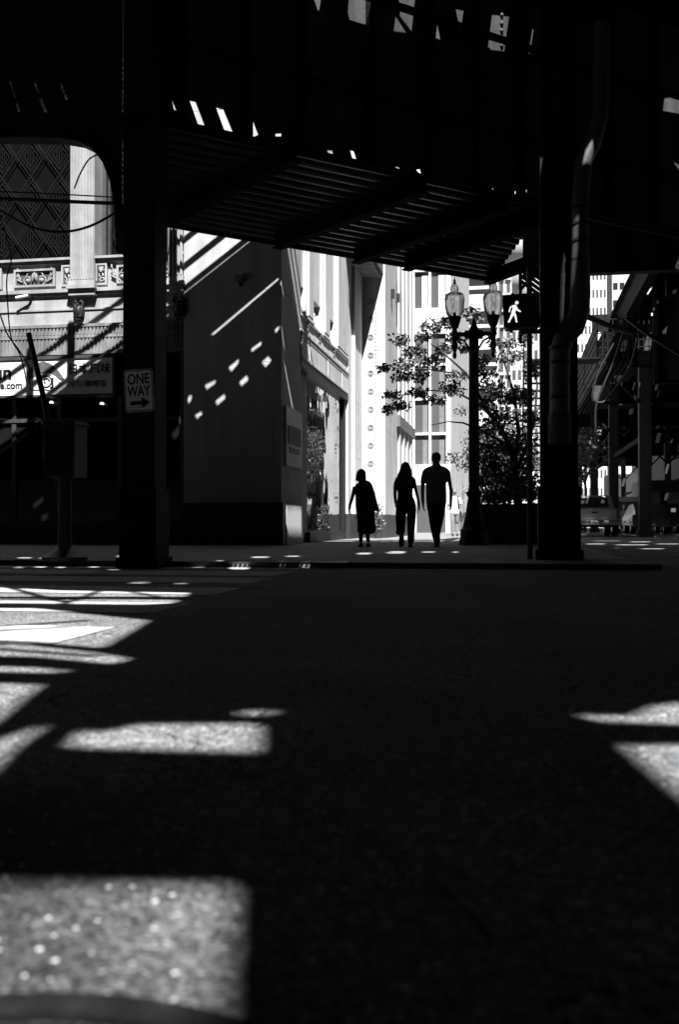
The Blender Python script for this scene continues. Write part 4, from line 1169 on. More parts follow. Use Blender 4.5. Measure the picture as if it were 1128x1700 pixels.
pads = [(665, 565, 22, 9), (720, 543, 26, 14), (745, 533, 18, 12), (790, 523, 22, 12), (690, 580, 28, 12), (640, 612, 15, 6), (672, 605, 28, 11), (715, 600, 26, 13), (660, 627, 22, 9), (700, 627, 24, 11),
        (690, 652, 22, 9), (655, 656, 18, 6), (643, 680, 10, 6), (665, 672, 20, 7), (722, 662, 20, 8), (770, 625, 26, 10), (757, 650, 22, 8), (745, 640, 18, 8), (830, 570, 32, 11), (872, 562, 18, 9), (850, 592, 30, 11),
        (882, 612, 22, 14), (822, 640, 36, 13), (862, 652, 32, 16), (882, 692, 22, 20), (832, 692, 36, 15), (800, 672, 22, 11), (852, 732, 40, 20), (812, 742, 26, 15), (872, 772, 32, 20), (832, 782, 36, 20), (858, 812, 38, 18),
        (802, 600, 14, 8), (775, 580, 18, 8), (735, 580, 18, 9), (700, 560, 16, 7), (810, 620, 20, 8), (760, 560, 20, 10), (838, 660, 30, 14), (815, 715, 26, 14), (870, 660, 24, 16), (840, 750, 34, 18), (880, 740, 18, 22), (815, 765, 26, 16), (845, 800, 36, 16), (800, 800, 20, 14), (880, 800, 20, 20), (820, 825, 26, 12)]
tb = at(862, 850, TD); tb.z = WALK + .75
tree = thing("street_tree", "dark leafy street tree spreading from the planter behind the lamp", "tree", tb)
cr = MB()
for px, py, rx, ry in pads:
    k = TD / FPX
    for sub in range(3):
        dd = random.uniform(-.9, 1.1)
        c = at(px + random.uniform(-.4, .4) * rx, py + random.uniform(-.4, .4) * ry, TD + dd)
        leaves(cr, c, rx * k * .75, .35, ry * k * .8, int((28 if px < 790 else 32) + rx * ry * (.06 if px < 790 else .085)), .095)
cr.build("crown", LEAF, tree)
tk = MB()
def br_(pts, r0, r1, dd=0):
    P = [at(a, b, TD + dd * i / (len(pts) - 1)) for i, (a, b) in enumerate(pts)]
    tk.tube(P, [r0 + (r1 - r0) * i / (len(P) - 1) for i in range(len(P))], 7)
br_([(862, 862), (860, 820), (856, 785), (851, 750)], .11, .075)
br_([(851, 750), (835, 715), (815, 690), (795, 655), (775, 620), (748, 596), (715, 570)], .06, .012, -.6)
br_([(851, 750), (825, 728), (800, 715), (770, 702), (745, 700), (715, 706)], .04, .008, .5)
br_([(855, 765), (862, 720), (858, 680), (850, 640), (834, 588), (826, 560)], .06, .012, .4)
br_([(858, 780), (876, 740), (888, 700), (893, 640), (885, 600)], .05, .012, -.3)
br_([(815, 690), (790, 668), (760, 652), (720, 648), (690, 650), (645, 662)], .03, .006, -.3)
br_([(775, 620), (745, 618), (700, 612), (650, 615)], .025, .006, .3)
br_([(835, 715), (845, 680), (825, 650), (800, 628)], .03, .006, .6)
br_([(856, 785), (835, 770), (815, 742), (800, 735)], .03, .008, .3)
tk.build("trunk", BARK, tree)
pp = at(848, 905, 21.4); pp.z = WALK
plt = thing("planter", "large black planter box under the street tree", "planter", pp)
hw = 47 / FPX * 21.4
m = MB(); m.box(pp.x - hw, pp.x + hw, pp.y, pp.y + 2.2, WALK, WALK + .80); m.build("box", DKGREY, plt)
m = MB(); m.box(pp.x - hw - .04, pp.x + hw + .04, pp.y - .04, pp.y + 2.24, WALK + .80, WALK + .87); m.build("rim", IRON, plt)
m = MB()
for k in range(26): leaves(m, Vector((pp.x + random.uniform(-hw, hw), pp.y + random.uniform(.1, 1.8), WALK + 1.0 + random.uniform(0, .14))), .16, .2, .13, 26, .09)
sh = m.build("shrub", LEAF); tag(sh, "low dark shrubs filling the black planter box", "shrub")
def small_tree(px, py, dep, rx, rz, zc, label):
    b = at(px, py, dep); b.z = WALK
    t = thing("street_tree", label, "tree", b)
    m = MB()
    for k in range(70):
        q = Vector((random.gauss(0, .5), random.gauss(0, .5), random.gauss(0, .5)))
        leaves(m, Vector((b.x + q.x * rx, b.y + q.y * rx, zc + q.z * rz)), .35, .35, .25, 34, .16)
    m.build("crown", LEAFL, t)
    m = MB(); m.tube([b, b + Vector((.05, 0, zc * .5)), b + Vector((0, .1, zc))], [.10, .08, .03], 8)
    for k in range(5):
        a = 2 * math.pi * k / 5; m.tube([b + Vector((0, 0, zc * .6)), b + Vector((math.cos(a) * rx * .4, math.sin(a) * rx * .4, zc)), b + Vector((math.cos(a) * rx * .8, math.sin(a) * rx * .8, zc + rz * .5))], [.05, .03, .01], 6)
    m.build("trunk", BARK, t)
small_tree(822, 888, 40, 1.15, 1.2, 3.2, "sunlit leafy tree just right of the near lamp post")
small_tree(845, 886, 44, 1.7, 1.5, 3.6, "second sunlit street tree partly hidden behind the planter tree")
small_tree(815, 882, 60, 1.5, 1.4, 3.4, "farthest sunlit street tree between the lamp and planter")
small_tree(972, 884, 58, 1.6, 1.5, 4.6, "sunlit street tree between the right column and the railway columns")
m = MB(); b = at(628, 898, 30.5); b.z = WALK
for k in range(16): leaves(m, b + Vector((random.uniform(-.12, .12), random.uniform(-.12, .12), .25 + .05 * k)), .12, .12, .08, 14, .09)
pt = thing("potted_plant", "narrow leafy potted plant at the foot of the stone bay", "plant", b)
m.build("foliage", LEAFL, pt); MB().lathe([(.11, 0), (.15, .28), (.16, .3), (.13, .3)], b, 14).build("pot", DKGREY, pt)

# ---------------------------------------------------------------- people
def ring(c, rx, ry, n=20): return [Vector((c[0] + rx * math.cos(2 * math.pi * k / n), c[1] + ry * math.sin(2 * math.pi * k / n), c[2])) for k in range(n)]
def limb(m, pts, sq=1.0):
    """pts: (x, y, z, rx, ry)"""
    m.loft([ring(p[:3], p[3], p[4] if len(p) > 4 else p[3]) for p in pts])
def fuse(m, name, material, parent, vox, off):
    me = bpy.data.meshes.new(name); me.from_pydata([tuple(p) for p in m.v], [], m.f)
    o = bpy.data.objects.new(name, me); COL.objects.link(o)
    md = o.modifiers.new("r", 'REMESH'); md.mode = 'VOXEL'; md.voxel_size = vox; md.use_smooth_shade = True
    ms = o.modifiers.new("s", 'SMOOTH'); ms.iterations = 3; ms.factor = .5
    bpy.context.view_layer.update()
    me2 = bpy.data.meshes.new_from_object(o.evaluated_get(bpy.context.evaluated_depsgraph_get()))
    bpy.data.objects.remove(o); me2.transform(off); me2.materials.clear(); me2.materials.append(material); me2.name = name
    me2.polygons.foreach_set("use_smooth", [True] * len(me2.polygons))
    return link(name, me2, parent)
def hand(m, wx, wy, wz, out, scale=1.0, curl=.4):
    """A hand hanging from the wrist; out = -1 left hand, +1 right hand (away from the body)."""
    s = scale
    m.loft([ring((wx, wy, wz + .01), .024 * s, .024 * s), ring((wx, wy + .005, wz - .03 * s), .02 * s, .038 * s), ring((wx, wy + .01, wz - .085 * s), .017 * s, .042 * s)])
    for i, ln in enumerate((.068, .078, .072, .056)):
        y0 = wy + .038 * s - .024 * s * i + .004
        p0 = Vector((wx, y0, wz - .075 * s)); b = -out
        p1 = p0 + Vector((b * .008, 0, -ln * .5 * s)); p2 = p1 + Vector((b * .03 * curl, 0, -ln * .4 * s)); p3 = p2 + Vector((b * .05 * curl, 0, -ln * .2 * s))
        m.tube([p0, p1, p2, p3], [.0095 * s, .009 * s, .0085 * s, .007 * s], 8)
    p0 = Vector((wx, wy + .03 * s, wz - .03 * s))
    m.tube([p0, p0 + Vector((-out * .012, .03 * s, -.03 * s)), p0 + Vector((-out * .02, .04 * s, -.062 * s))], [.012 * s, .011 * s, .009 * s], 8)
def foot(m, x, y, z, ln=.25, pitch=0, w=.045):
    """shoe seen from behind; heel at (x,y,z), pitch lifts the heel"""
    c, s = math.cos(pitch), math.sin(pitch)
    def T(v, u): return (x, y + v * c + u * s, z - v * s + u * c)
    rings = []
    for v, hw, hh in ((-.03, .028, .05), (0, .038, .075), (.06, .04, .07), (.13, .047, .055), (.19, .046, .045), (.235, .03, .03)):
        v *= ln / .25; hw *= w / .042
        rings.append([Vector(T(v, hh * .5 + hh * .5 * math.sin(2 * math.pi * k / 14))) + Vector((hw * math.cos(2 * math.pi * k / 14), 0, 0)) for k in range(14)])
    m.loft(rings)
def person_root(px, dep, label, group=None):
    b = at(px, 905, dep); b.z = WALK
    return thing("person", label, "person", b, group), b

# --- man in a striped shirt (right)
q = .00246
def X_(zx_, cx): return (zx_ - cx) * q
def Z_(zy): return (888 - zy) * q
man, mb = person_root(725.5, 19.1, "tall man in a striped short sleeved shirt walking away, right of three")
OFF = Matrix.Translation(mb) @ Matrix.Rotation(YAW, 4, 'Z')
cx = 775
def rgs(rows, cx): return [((((a + b) / 2) - cx) * q, y, Z_(zy), (b - a) / 2 * q, d) for zy, a, b, d, y in rows]
b_ = MB()
limb(b_, rgs([(560, 700, 848, .11, 0), (480, 702, 845, .105, 0), (400, 700, 845, .115, 0), (330, 690, 855, .12, 0), (285, 695, 850, .10, 0), (262, 722, 824, .075, 0), (248, 746, 802, .06, .01), (215, 748, 798, .058, .02)], cx))
b_.ell((X_(772, cx), .03, Z_(195)), .088, .1, .115, 18, 12)
for sg_ in (-1, 1): b_.ell((X_(772, cx) + sg_ * .085, .02, Z_(200)), .012, .02, .03, 8, 6)
b_.ell((X_(772, cx), .13, Z_(200)), .018, .03, .028, 8, 6)
limb(b_, rgs([(287, 680, 708, .05, 0), (340, 657, 697, .056, 0), (400, 652, 684, .045, .0), (450, 652, 681, .042, .02), (520, 656, 682, .035, .06), (548, 661, 684, .026, .07)], cx))
hand(b_, X_(673, cx), .075, Z_(545), -1, 1.0)
limb(b_, rgs([(287, 842, 868, .05, 0), (340, 855, 886, .056, 0), (400, 866, 895, .045, .0), (450, 875, 903, .042, .02), (510, 877, 902, .035, .05), (540, 877, 898, .026, .06)], cx))
hand(b_, X_(887, cx), .065, Z_(537), 1, 1.0)
limb(b_, rgs([(550, 700, 790, .10, 0), (650, 715, 790, .085, .02), (740, 730, 795, .06, .04), (800, 742, 798, .05, .03), (870, 758, 800, .035, .02)], cx))
limb(b_, rgs([(550, 760, 846, .10, 0), (650, 766, 835, .085, .12), (740, 770, 818, .06, .24), (800, 770, 808, .05, .22), (855, 770, 800, .035, .16)], cx))
fuse(b_, "body", SKIN, man, .0075, OFF)
t_ = MB()
limb(t_, rgs([(548, 694, 853, .135, 0), (540, 694, 853, .137, 0), (480, 692, 853, .13, 0), (400, 692, 850, .135, 0), (330, 684, 859, .135, 0), (295, 692, 852, .115, 0), (268, 718, 828, .085, 0), (250, 740, 808, .068, .01), (242, 742, 806, .064, .012)], cx))
limb(t_, rgs([(258, 722, 746, .05, 0), (268, 698, 740, .062, 0), (282, 676, 724, .068, 0), (300, 664, 714, .07, 0), (350, 652, 702, .07, 0), (388, 648, 694, .062, 0), (392, 650, 692, .058, 0)], cx))
limb(t_, rgs([(258, 800, 826, .05, 0), (268, 806, 848, .062, 0), (282, 822, 868, .068, 0), (300, 832, 882, .07, 0), (350, 848, 889, .07, 0), (378, 852, 892, .062, 0), (382, 854, 890, .058, 0)], cx))
fuse(t_, "shirt", STRIPE, man, .009, OFF)
t_ = MB()
limb(t_, rgs([(520, 699, 849, .12, 0), (560, 697, 849, .13, 0), (600, 703, 842, .125, 0)], cx))
limb(t_, rgs([(580, 703, 795, .11, 0), (650, 712, 795, .095, .02), (740, 727, 800, .075, .04), (800, 740, 804, .062, .03), (845, 752, 806, .055, .02), (852, 754, 805, .055, .02)], cx))
limb(t_, rgs([(580, 758, 843, .11, 0), (650, 762, 840, .095, .12), (740, 765, 824, .075, .24), (800, 766, 812, .062, .22), (838, 768, 806, .055, .18)], cx))
fuse(t_, "trousers", CLOTHD, man, .009, OFF)
t_ = MB(); foot(t_, X_(780, cx), .0, 0, .29, .15); fuse(t_, "shoe", SHOE, man, .008, OFF)
t_ = MB(); foot(t_, X_(790, cx), .18, .01, .28); fuse(t_, "shoe", SHOE, man, .008, OFF)
t_ = MB(); t_.ell((X_(772, cx), .015, Z_(183)), .095, .108, .092, 18, 10); fuse(t_, "hair", HAIR, man, .009, OFF)

# --- woman with long hair (middle)
wom, wb = person_root(675, 19.1, "woman with long hair in T-shirt and jogger trousers walking away, middle of three")
OFF = Matrix.Translation(wb) @ Matrix.Rotation(YAW, 4, 'Z')
cx = 526
b_ = MB()
limb(b_, rgs([(560, 462, 598, .10, 0), (490, 466, 572, .09, 0), (420, 462, 578, .095, 0), (370, 448, 590, .095, 0), (345, 462, 575, .07, 0), (325, 500, 545, .05, .01), (300, 502, 543, .05, .02)], cx))
b_.ell((X_(520, cx), .02, Z_(272)), .076, .092, .11, 18, 12)
b_.ell((X_(520, cx), .11, Z_(278)), .015, .026, .024, 8, 6)
limb(b_, rgs([(366, 444, 470, .042, 0), (420, 427, 458, .042, 0), (470, 425, 452, .035, .03), (530, 432, 455, .026, .09), (545, 435, 454, .022, .1)], cx))
hand(b_, X_(445, cx), .10, Z_(540), -1, .85)
limb(b_, rgs([(362, 570, 594, .042, 0), (420, 582, 609, .042, 0), (470, 594, 619, .036, -.01), (530, 612, 632, .028, -.02), (572, 616, 635, .022, -.02)], cx))
hand(b_, X_(626, cx), -.02, Z_(568), 1, .85)
limb(b_, rgs([(560, 462, 535, .09, 0), (650, 455, 520, .075, -.02), (740, 455, 505, .055, -.10), (790, 468, 500, .04, -.2)], cx))
limb(b_, rgs([(560, 528, 600, .09, 0), (650, 542, 596, .075, .1), (740, 548, 590, .055, .14), (800, 550, 582, .045, .12), (860, 550, 575, .032, .08)], cx))
fuse(b_, "body", SKIN, wom, .0075, OFF)
t_ = MB()
limb(t_, rgs([(500, 458, 578, .11, 0), (470, 458, 576, .105, 0), (400, 452, 582, .11, 0), (370, 450, 586, .105, 0), (348, 472, 570, .08, 0), (335, 494, 550, .06, .01)], cx))
limb(t_, rgs([(336, 478, 496, .04, 0), (346, 458, 492, .05, 0), (362, 438, 478, .055, 0), (390, 428, 470, .055, 0), (435, 424, 466, .052, 0), (440, 426, 464, .05, 0)], cx))
limb(t_, rgs([(332, 546, 562, .04, 0), (342, 550, 584, .05, 0), (358, 562, 599, .055, 0), (390, 572, 606, .055, 0), (430, 576, 609, .052, 0)], cx))
fuse(t_, "shirt", CLOTHB, wom, .009, OFF)
t_ = MB()
limb(t_, rgs([(490, 460, 576, .105, 0), (530, 452, 596, .125, 0), (570, 448, 605, .13, 0), (610, 450, 602, .12, 0)], cx))
limb(t_, rgs([(590, 446, 534, .11, 0), (650, 441, 526, .10, -.02), (710, 443, 518, .09, -.06), (755, 446, 514, .085, -.12), (772, 438, 512, .08, -.15), (785, 444, 506, .07, -.18), (795, 454, 500, .05, -.2)], cx))
limb(t_, rgs([(590, 526, 606, .11, 0), (650, 534, 606, .10, .1), (740, 537, 599, .08, .14), (800, 539, 594, .07, .12), (840, 537, 594, .065, .10), (855, 545, 584, .05, .09), (862, 547, 580, .045, .08)], cx))
fuse(t_, "trousers", CLOTHD, wom, .009, OFF)
t_ = MB(); foot(t_, X_(484, cx), -.27, .20, .24, 1.05, .05); fuse(t_, "shoe", SHOE, wom, .008, OFF)
t_ = MB(); foot(t_, X_(563, cx), .06, 0, .25, .1); fuse(t_, "shoe", SHOE, wom, .008, OFF)
t_ = MB(); t_.ell((X_(520, cx), .01, Z_(268)), .092, .102, .112, 18, 10)
limb(t_, rgs([(250, 486, 556, .09, .0), (290, 474, 568, .10, -.01), (330, 456, 573, .09, -.03), (370, 440, 570, .075, -.06), (410, 446, 562, .06, -.08), (440, 470, 545, .04, -.09)], cx))
for k in range(9):
    a = 436 + k * 15; t_.tube([(X_(a, cx) * .9, -.06, Z_(350)), (X_(a + random.uniform(-8, 2), cx), -.08, Z_(410)), (X_(a - 4, cx), -.09, Z_(440 + random.uniform(0, 30)))], [.014, .012, .004], 6)
fuse(t_, "hair", HAIR, wom, .008, OFF)

# --- woman in a long dress and shawl (left)
dw, db = person_root(604.5, 19.1, "woman in a long dark dress with a shawl walking away, left of three")
OFF = Matrix.Translation(db) @ Matrix.Rotation(YAW, 4, 'Z')
cx = 215
b_ = MB()
limb(b_, rgs([(600, 160, 290, .10, 0), (520, 165, 270, .09, 0), (440, 150, 265, .095, 0), (405, 145, 262, .085, 0), (385, 172, 240, .06, 0), (365, 180, 216, .045, .01), (345, 182, 214, .045, .02)], cx))
b_.ell((X_(194, cx), .02, Z_(322)), .070, .088, .102, 18, 12)
b_.ell((X_(194, cx), .105, Z_(328)), .014, .025, .022, 8, 6)
limb(b_, rgs([(415, 128, 160, .042, 0), (470, 118, 150, .04, 0), (520, 106, 134, .034, .02), (570, 94, 116, .026, .05), (592, 92, 112, .022, .06)], cx))
hand(b_, X_(101, cx), .06, Z_(588), -1, .8)
limb(b_, rgs([(415, 250, 280, .042, 0), (500, 275, 305, .04, .0), (560, 300, 325, .032, .03), (600, 318, 336, .022, .06)], cx))
hand(b_, X_(328, cx), .06, Z_(598), 1, .8)
limb(b_, rgs([(600, 165, 225, .08, 0), (700, 172, 222, .06, .02), (790, 174, 211, .045, .0), (860, 178, 204, .03, -.02)], cx))
limb(b_, rgs([(600, 220, 290, .08, 0), (700, 224, 275, .06, .06), (790, 226, 262, .045, .06), (850, 236, 263, .03, .0)], cx))
fuse(b_, "body", SKIN, dw, .0075, OFF)
t_ = MB()
limb(t_, rgs([(790, 216, 270, .06, .03), (784, 190, 290, .10, .02), (772, 166, 304, .15, .02), (760, 162, 312, .18, .02), (735, 165, 310, .175, .02), (690, 163, 303, .16, .01), (620, 156, 302, .14, 0), (560, 150, 290, .125, 0), (500, 150, 280, .115, 0), (440, 144, 268, .11, 0), (410, 146, 262, .095, 0), (388, 168, 244, .07, 0), (378, 182, 232, .05, 0)], cx))
fuse(t_, "dress", CLOTHB, dw, .010, OFF)
t_ = MB()
limb(t_, rgs([(368, 196, 240, .06, .01), (380, 202, 264, .09, 0), (402, 200, 280, .115, 0), (450, 205, 297, .12, 0), (500, 220, 309, .11, 0), (550, 250, 323, .09, 0), (590, 275, 334, .07, .01), (607, 290, 336, .05, .01)], cx))
fuse(t_, "shawl", CLOTHD, dw, .010, OFF)
t_ = MB(); foot(t_, X_(191, cx), -.04, 0, .23, .1, .05); fuse(t_, "shoe", SHOE, dw, .008, OFF)
t_ = MB(); foot(t_, X_(250, cx), .0, .02, .22, .55, .048); fuse(t_, "shoe", SHOE, dw, .008, OFF)
t_ = MB(); t_.ell((X_(195, cx), .005, Z_(318)), .088, .098, .102, 18, 10)
limb(t_, rgs([(300, 160, 230, .085, 0), (330, 153, 232, .085, -.01), (360, 153, 233, .075, -.02), (378, 160, 226, .05, -.03)], cx))
for k in range(5): t_.tube([(X_(158, cx), -.02, Z_(350)), (X_(148 - 2 * k, cx), -.03, Z_(362 + 4 * k)), (X_(146 - 2 * k, cx), -.03, Z_(372 + 7 * k))], [.012, .007, .003], 6)
fuse(t_, "hair", HAIR, dw, .009, OFF)

# --- distant man with a rucksack, walking towards us
dm_, dmb = person_root(755.5, 36.0, "distant man in a pale T-shirt and shorts with rucksack straps, facing us")
OFF = Matrix.Translation(dmb) @ Matrix.Rotation(YAW + math.pi, 4, 'Z') @ Matrix.Scale(.97, 4)
b_ = MB()
limb(b_, [(0, 0, .88, .15, .1), (0, 0, 1.1, .14, .1), (0, 0, 1.32, .18, .11), (0, 0, 1.43, .16, .09), (0, 0, 1.47, .07, .06), (0, 0, 1.56, .055, .055)])
b_.ell((0, .02, 1.66), .078, .098, .115, 16, 12); b_.ell((0, .12, 1.65), .016, .025, .025, 8, 6)
for sg_ in (-1, 1):
    limb(b_, [(sg_ * .2, 0, 1.42, .05, .05), (sg_ * .24, 0, 1.2, .045, .045), (sg_ * .27, .02, 1.05, .038, .038), (sg_ * .28, .07, .88, .026, .026)])
    hand(b_, sg_ * .28, .08, .88, sg_)
    limb(b_, [(sg_ * .09, 0, .9, .09, .09), (sg_ * .09, sg_ * .08, .5, .06, .06), (sg_ * .09, sg_ * .05, .08, .035, .035)])
fuse(b_, "body", SKIN, dm_, .010, OFF)
t_ = MB(); limb(t_, [(0, 0, .84, .18, .13), (0, 0, 1.1, .165, .125), (0, 0, 1.32, .2, .13), (0, 0, 1.44, .17, .1), (0, 0, 1.48, .08, .07)])
for sg_ in (-1, 1): limb(t_, [(sg_ * .18, 0, 1.44, .06, .06), (sg_ * .235, 0, 1.2, .065, .06)])
fuse(t_, "shirt", CLOTHW, dm_, .011, OFF)
t_ = MB(); limb(t_, [(0, 0, .95, .165, .115), (0, 0, .8, .17, .12)])
for sg_ in (-1, 1): limb(t_, [(sg_ * .09, 0, .85, .1, .1), (sg_ * .095, sg_ * .06, .52, .085, .085)])
fuse(t_, "shorts", MIDGREY, dm_, .011, OFF)
t_ = MB(); foot(t_, -.09, -.02, .0, .28); fuse(t_, "shoe", SHOE, dm_, .01, OFF)
t_ = MB(); foot(t_, .09, .08, .0, .28); fuse(t_, "shoe", SHOE, dm_, .01, OFF)
t_ = MB(); t_.ell((0, .0, 1.69), .083, .1, .09, 16, 10); fuse(t_, "hair", HAIR, dm_, .011, OFF)
t_ = MB()
for sg_ in (-1, 1): t_.tube([(sg_ * .12, -.12, 1.47), (sg_ * .12, .02, 1.49), (sg_ * .12, .13, 1.36), (sg_ * .14, .13, 1.1), (sg_ * .17, .02, 1.02)], .025, 8)
rk = thing("rucksack", "dark rucksack on the back of the distant man in shorts", "rucksack", dmb)
fuse(t_, "strap", CLOTHB, rk, .012, OFF)
t_ = MB(); t_.ell((0, -.2, 1.22), .17, .1, .26, 14, 10); fuse(t_, "pack", CLOTHB, rk, .012, OFF)

# ---------------------------------------------------------------- elevated station down the street
ESTEEL = mat("station_steel", 0.009, 0.7, 0.4, 4, 0.3, 25, spec=.04)
est = thing("elevated_station", "black elevated station structure marching away down the side street", "elevated railway", (8, 40, 0))
DX0, DX1 = 4.0, 18.5
hs = []  # deck openings, the first ones shaped to light the pickup and van
van_y = 62
for q in ([(963, 868), (985, 865), (990, 879), (966, 886)], [(996, 871), (1008, 873), (1008, 881), (1000, 880)], [(968, 843), (985, 842), (984, 848), (970, 849)]):
    hs.append([tuple(p) for p in holeY(q, hitZ(982, 891, 0).y)])
hs.append([tuple(bp(Vector(p))) for p in ((2.5, 42.1, 1.7), (3.2, 42.1, 1.7), (3.2, 43.4, 1.7), (2.5, 43.0, 1.7))])
for q in ([(1034, 840), (1052, 836), (1054, 850), (1036, 851)], [(1036, 862), (1050, 861), (1050, 868), (1036, 869)]):
    hs.append([tuple(p) for p in holeY(q, van_y)])
fixed = [(min(p[0] for p in h) - .1, max(p[0] for p in h) + .1, min(p[1] for p in h) - .1, max(p[1] for p in h) + .1) for h in hs]
y = 31.0
y = 34.0
while y < 115:
    for x in (4.35, 5.5, 6.3, 7.6, 8.7, 9.9, 11.2, 12.5, 14.0, 15.6):
        if random.random() < .62:
            a, b = x + random.uniform(-.15, .15), y + random.uniform(-.1, .1); ww, ll = random.uniform(.12, .34), random.uniform(.25, .7)
            if any(a < f[1] and a + ww > f[0] and b < f[3] and b + ll > f[2] for f in fixed): continue
            hs.append([(a, b), (a + ww, b), (a + ww, b + ll), (a, b + ll)])
    y += 1.5
# openings that let streaks of sun onto the street behind the near column
for x, y_, wd, ht in ((1010, 897, 60, 1.3), (1060, 900, 70, 1.0), (1000, 906, 60, 1.6), (1090, 906, 50, 1.0), (1030, 911, 40, 1.2), (1105, 899, 30, .9)):
    pass
for x in (4.2, 5.95, 8.6, 10.4, 13.6, 17.8):
    m = MB(); m.box(x - .02, x + .02, 30, 117, 7.7 if x > 4.5 else 8.0, ZD); m.box(x - .15, x + .15, 30, 117, 7.66 if x > 4.5 else 7.96, 7.7 if x > 4.5 else 8.0)
    m.build("plate_girder", ESTEEL, est)
for j in range(7):
    for i in range(26):
        a, b = 4.7 + .5 * i + random.uniform(0, .2), 29.4 + .52 * j + random.uniform(0, .15)
        if random.random() < .3:
            hs.append([(a, b), (a + random.uniform(.05, .18), b), (a + .1, b + random.uniform(.06, .22)), (a, b + .08)])
bk = []
for i in range(44):
    a, b = 4.9 + random.uniform(0, 12), 5.2 + .07 * i + random.uniform(0, .02)
    bk.append([(a, b), (a + random.uniform(.05, .16), b), (a + .1, b + .045), (a, b + .045)])
plate("bulkhead", [(4.5, 5.1), (18.4, 5.1), (18.4, ZD - .01), (4.5, ZD - .01)], bk, (0, 33.2, 0), (1, 0, 0), (0, 0, 1), .03, mat("bulkhead_steel", .05, .6, .5, 3, .3, 20, stain=.5, spec=.08), est)
m = MB()
for i in range(9): m.box(4.6 + 1.6 * i, 4.7 + 1.6 * i, 33.05, 33.18, 5.1, ZD - .02)
m.box(4.5, 18.4, 33.0, 33.35, 5.0, 5.09); m.build("bulkhead_frame", ESTEEL, est)
plate("deck_plate", [(DX0, YE + .03), (DX1, YE + .03), (DX1, 118), (DX0, 118)], hs, (0, 0, ZD + .02), (1, 0, 0), (0, 1, 0), .03, STEEL, est)
yc = hitZ(1064, 884, 0)
cols = [40, 52, 64, 78, 92, 108]
for i, y in enumerate(cols):
    for x in (5.1, 11.6):
        m = MB(); m.box(x - .23, x + .23, y - .23, y - .21, 0, ZD); m.box(x - .23, x + .23, y + .21, y + .23, 0, ZD); m.box(x - .22, x - .19, y - .21, y + .21, 0, ZD); m.box(x + .19, x + .22, y - .21, y + .21, 0, ZD)
        m.box(x - .3, x + .3, y - .3, y + .3, 0, .25)
        m.build("column", mat("faded_column_paint", .035, .6, .3, 6), est)
    m = MB(); m.box(4.1, 14.5, y - .2, y - .17, 6.6, 7.65); m.box(4.1, 14.5, y - .3, y - .07, 6.56, 6.6)
    for x in (5.1, 11.6):
        for sg_ in (-1, 1): m.beam((x + sg_ * .2, y - .19, 5.2), (x + sg_ * 1.5, y - .19, 6.6), .12, .12)
    m.build("cross_girder", ESTEEL, est)
    if i < 5:
        m = MB(); m.beam((5.1, y, 3.9), (5.1, cols[i + 1], 3.9), .1, .2); m.beam((11.6, y, 3.6), (11.6, cols[i + 1], 3.6), .1, .2); m.build("strut", ESTEEL, est)
# open lattice walkway beside the tracks and its stair
lat = MB()
def lattice(p0, ux_, uz_, w_, h_, nx, nz, t=.03):
    for i in range(nx + 1): lat.beam(p0 + ux_ * (w_ * i / nx), p0 + ux_ * (w_ * i / nx) + uz_ * h_, t, t)
    for j in range(nz + 1): lat.beam(p0 + uz_ * (h_ * j / nz), p0 + uz_ * (h_ * j / nz) + ux_ * w_, t, t)
a0 = Vector((3.0, 36, 6.2)); 
lattice(a0, Vector((0, 1, 0)), UP, 16, 1.5, 60, 5)
lattice(Vector((3.0, 36, 6.2)), Vector((1, 0, 0)), UP, 2.1, 1.5, 12, 6)
lattice(Vector((3.0, 36.0, 6.15)), Vector((1, 0, 0)), Vector((0, 1, 0)), 1.2, 16, 6, 50, .05)
lat.build("lattice_walkway", STEEL, est)
stv = MB()
for x in (0.45, 1.45): stv.beam((x, 36.0, 6.2), (x, 47.0, .4), .05, .32)
for k in range(26): t = (k + .5) / 26; stv.box(0.48, 1.42, 36 + 11 * t - .16, 36 + 11 * t + .12, 6.2 - 5.8 * t - .02, 6.2 - 5.8 * t + .02)
stv.box(.45, 3.0, 34.9, 36.0, 6.14, 6.2)
stv.build("stair", STEEL, est)
hr = MB()
for x in (0.45, 1.45):
    for dz in (.5, 1.0): hr.beam((x, 36.0, 6.3 + dz), (x, 47, .5 + dz), .04, .04)
    for k in range(9): t = k / 8; hr.beam((x, 36 + 11 * t, 6.2 - 5.8 * t), (x, 36 + 11 * t, 7.3 - 5.8 * t), .04, .04)
hr.build("handrail", STEEL, est)
for k, (x0, x1, z0, z1, y) in enumerate(((3.2, 5.2, 8.2, 8.9, 41), (3.1, 4.2, 7.2, 7.35, 44))):
    MB().box(x0, x1, y, y + .06, z0, z1).build("sign_board", STEEL, est)
for i in range(26):
    x, y = random.uniform(4.1, 14), random.uniform(30, 90); z = random.uniform(6.2, 8.6)
    if i % 3 == 0: MB().beam((x, y, z), (x + random.uniform(-2.5, 2.5), y + random.uniform(1, 6), z + random.uniform(-1.2, 1.2)), .06, .12).build("diagonal_brace", ESTEEL, est)
    elif i % 3 == 1: MB().tube([(x, y, z), (x + .1, y + 2, z - .5), (x, y + 4.2, z - .65), (x - .1, y + 6.5, z - .1)], .035, 6).build("conduit", ESTEEL, est)
    else: MB().box(x, x + random.uniform(.3, .9), y, y + .3, z, z + random.uniform(.3, .8)).build("junction_box", ESTEEL, est)
bxs = MB(); p = at(1000, 652, 34); bxs.box(p.x - .28, p.x + .28, p.y, p.y + .3, p.z - .25, p.z + .25)
tag(bxs.build("equipment_box", DKGREY, est), None)

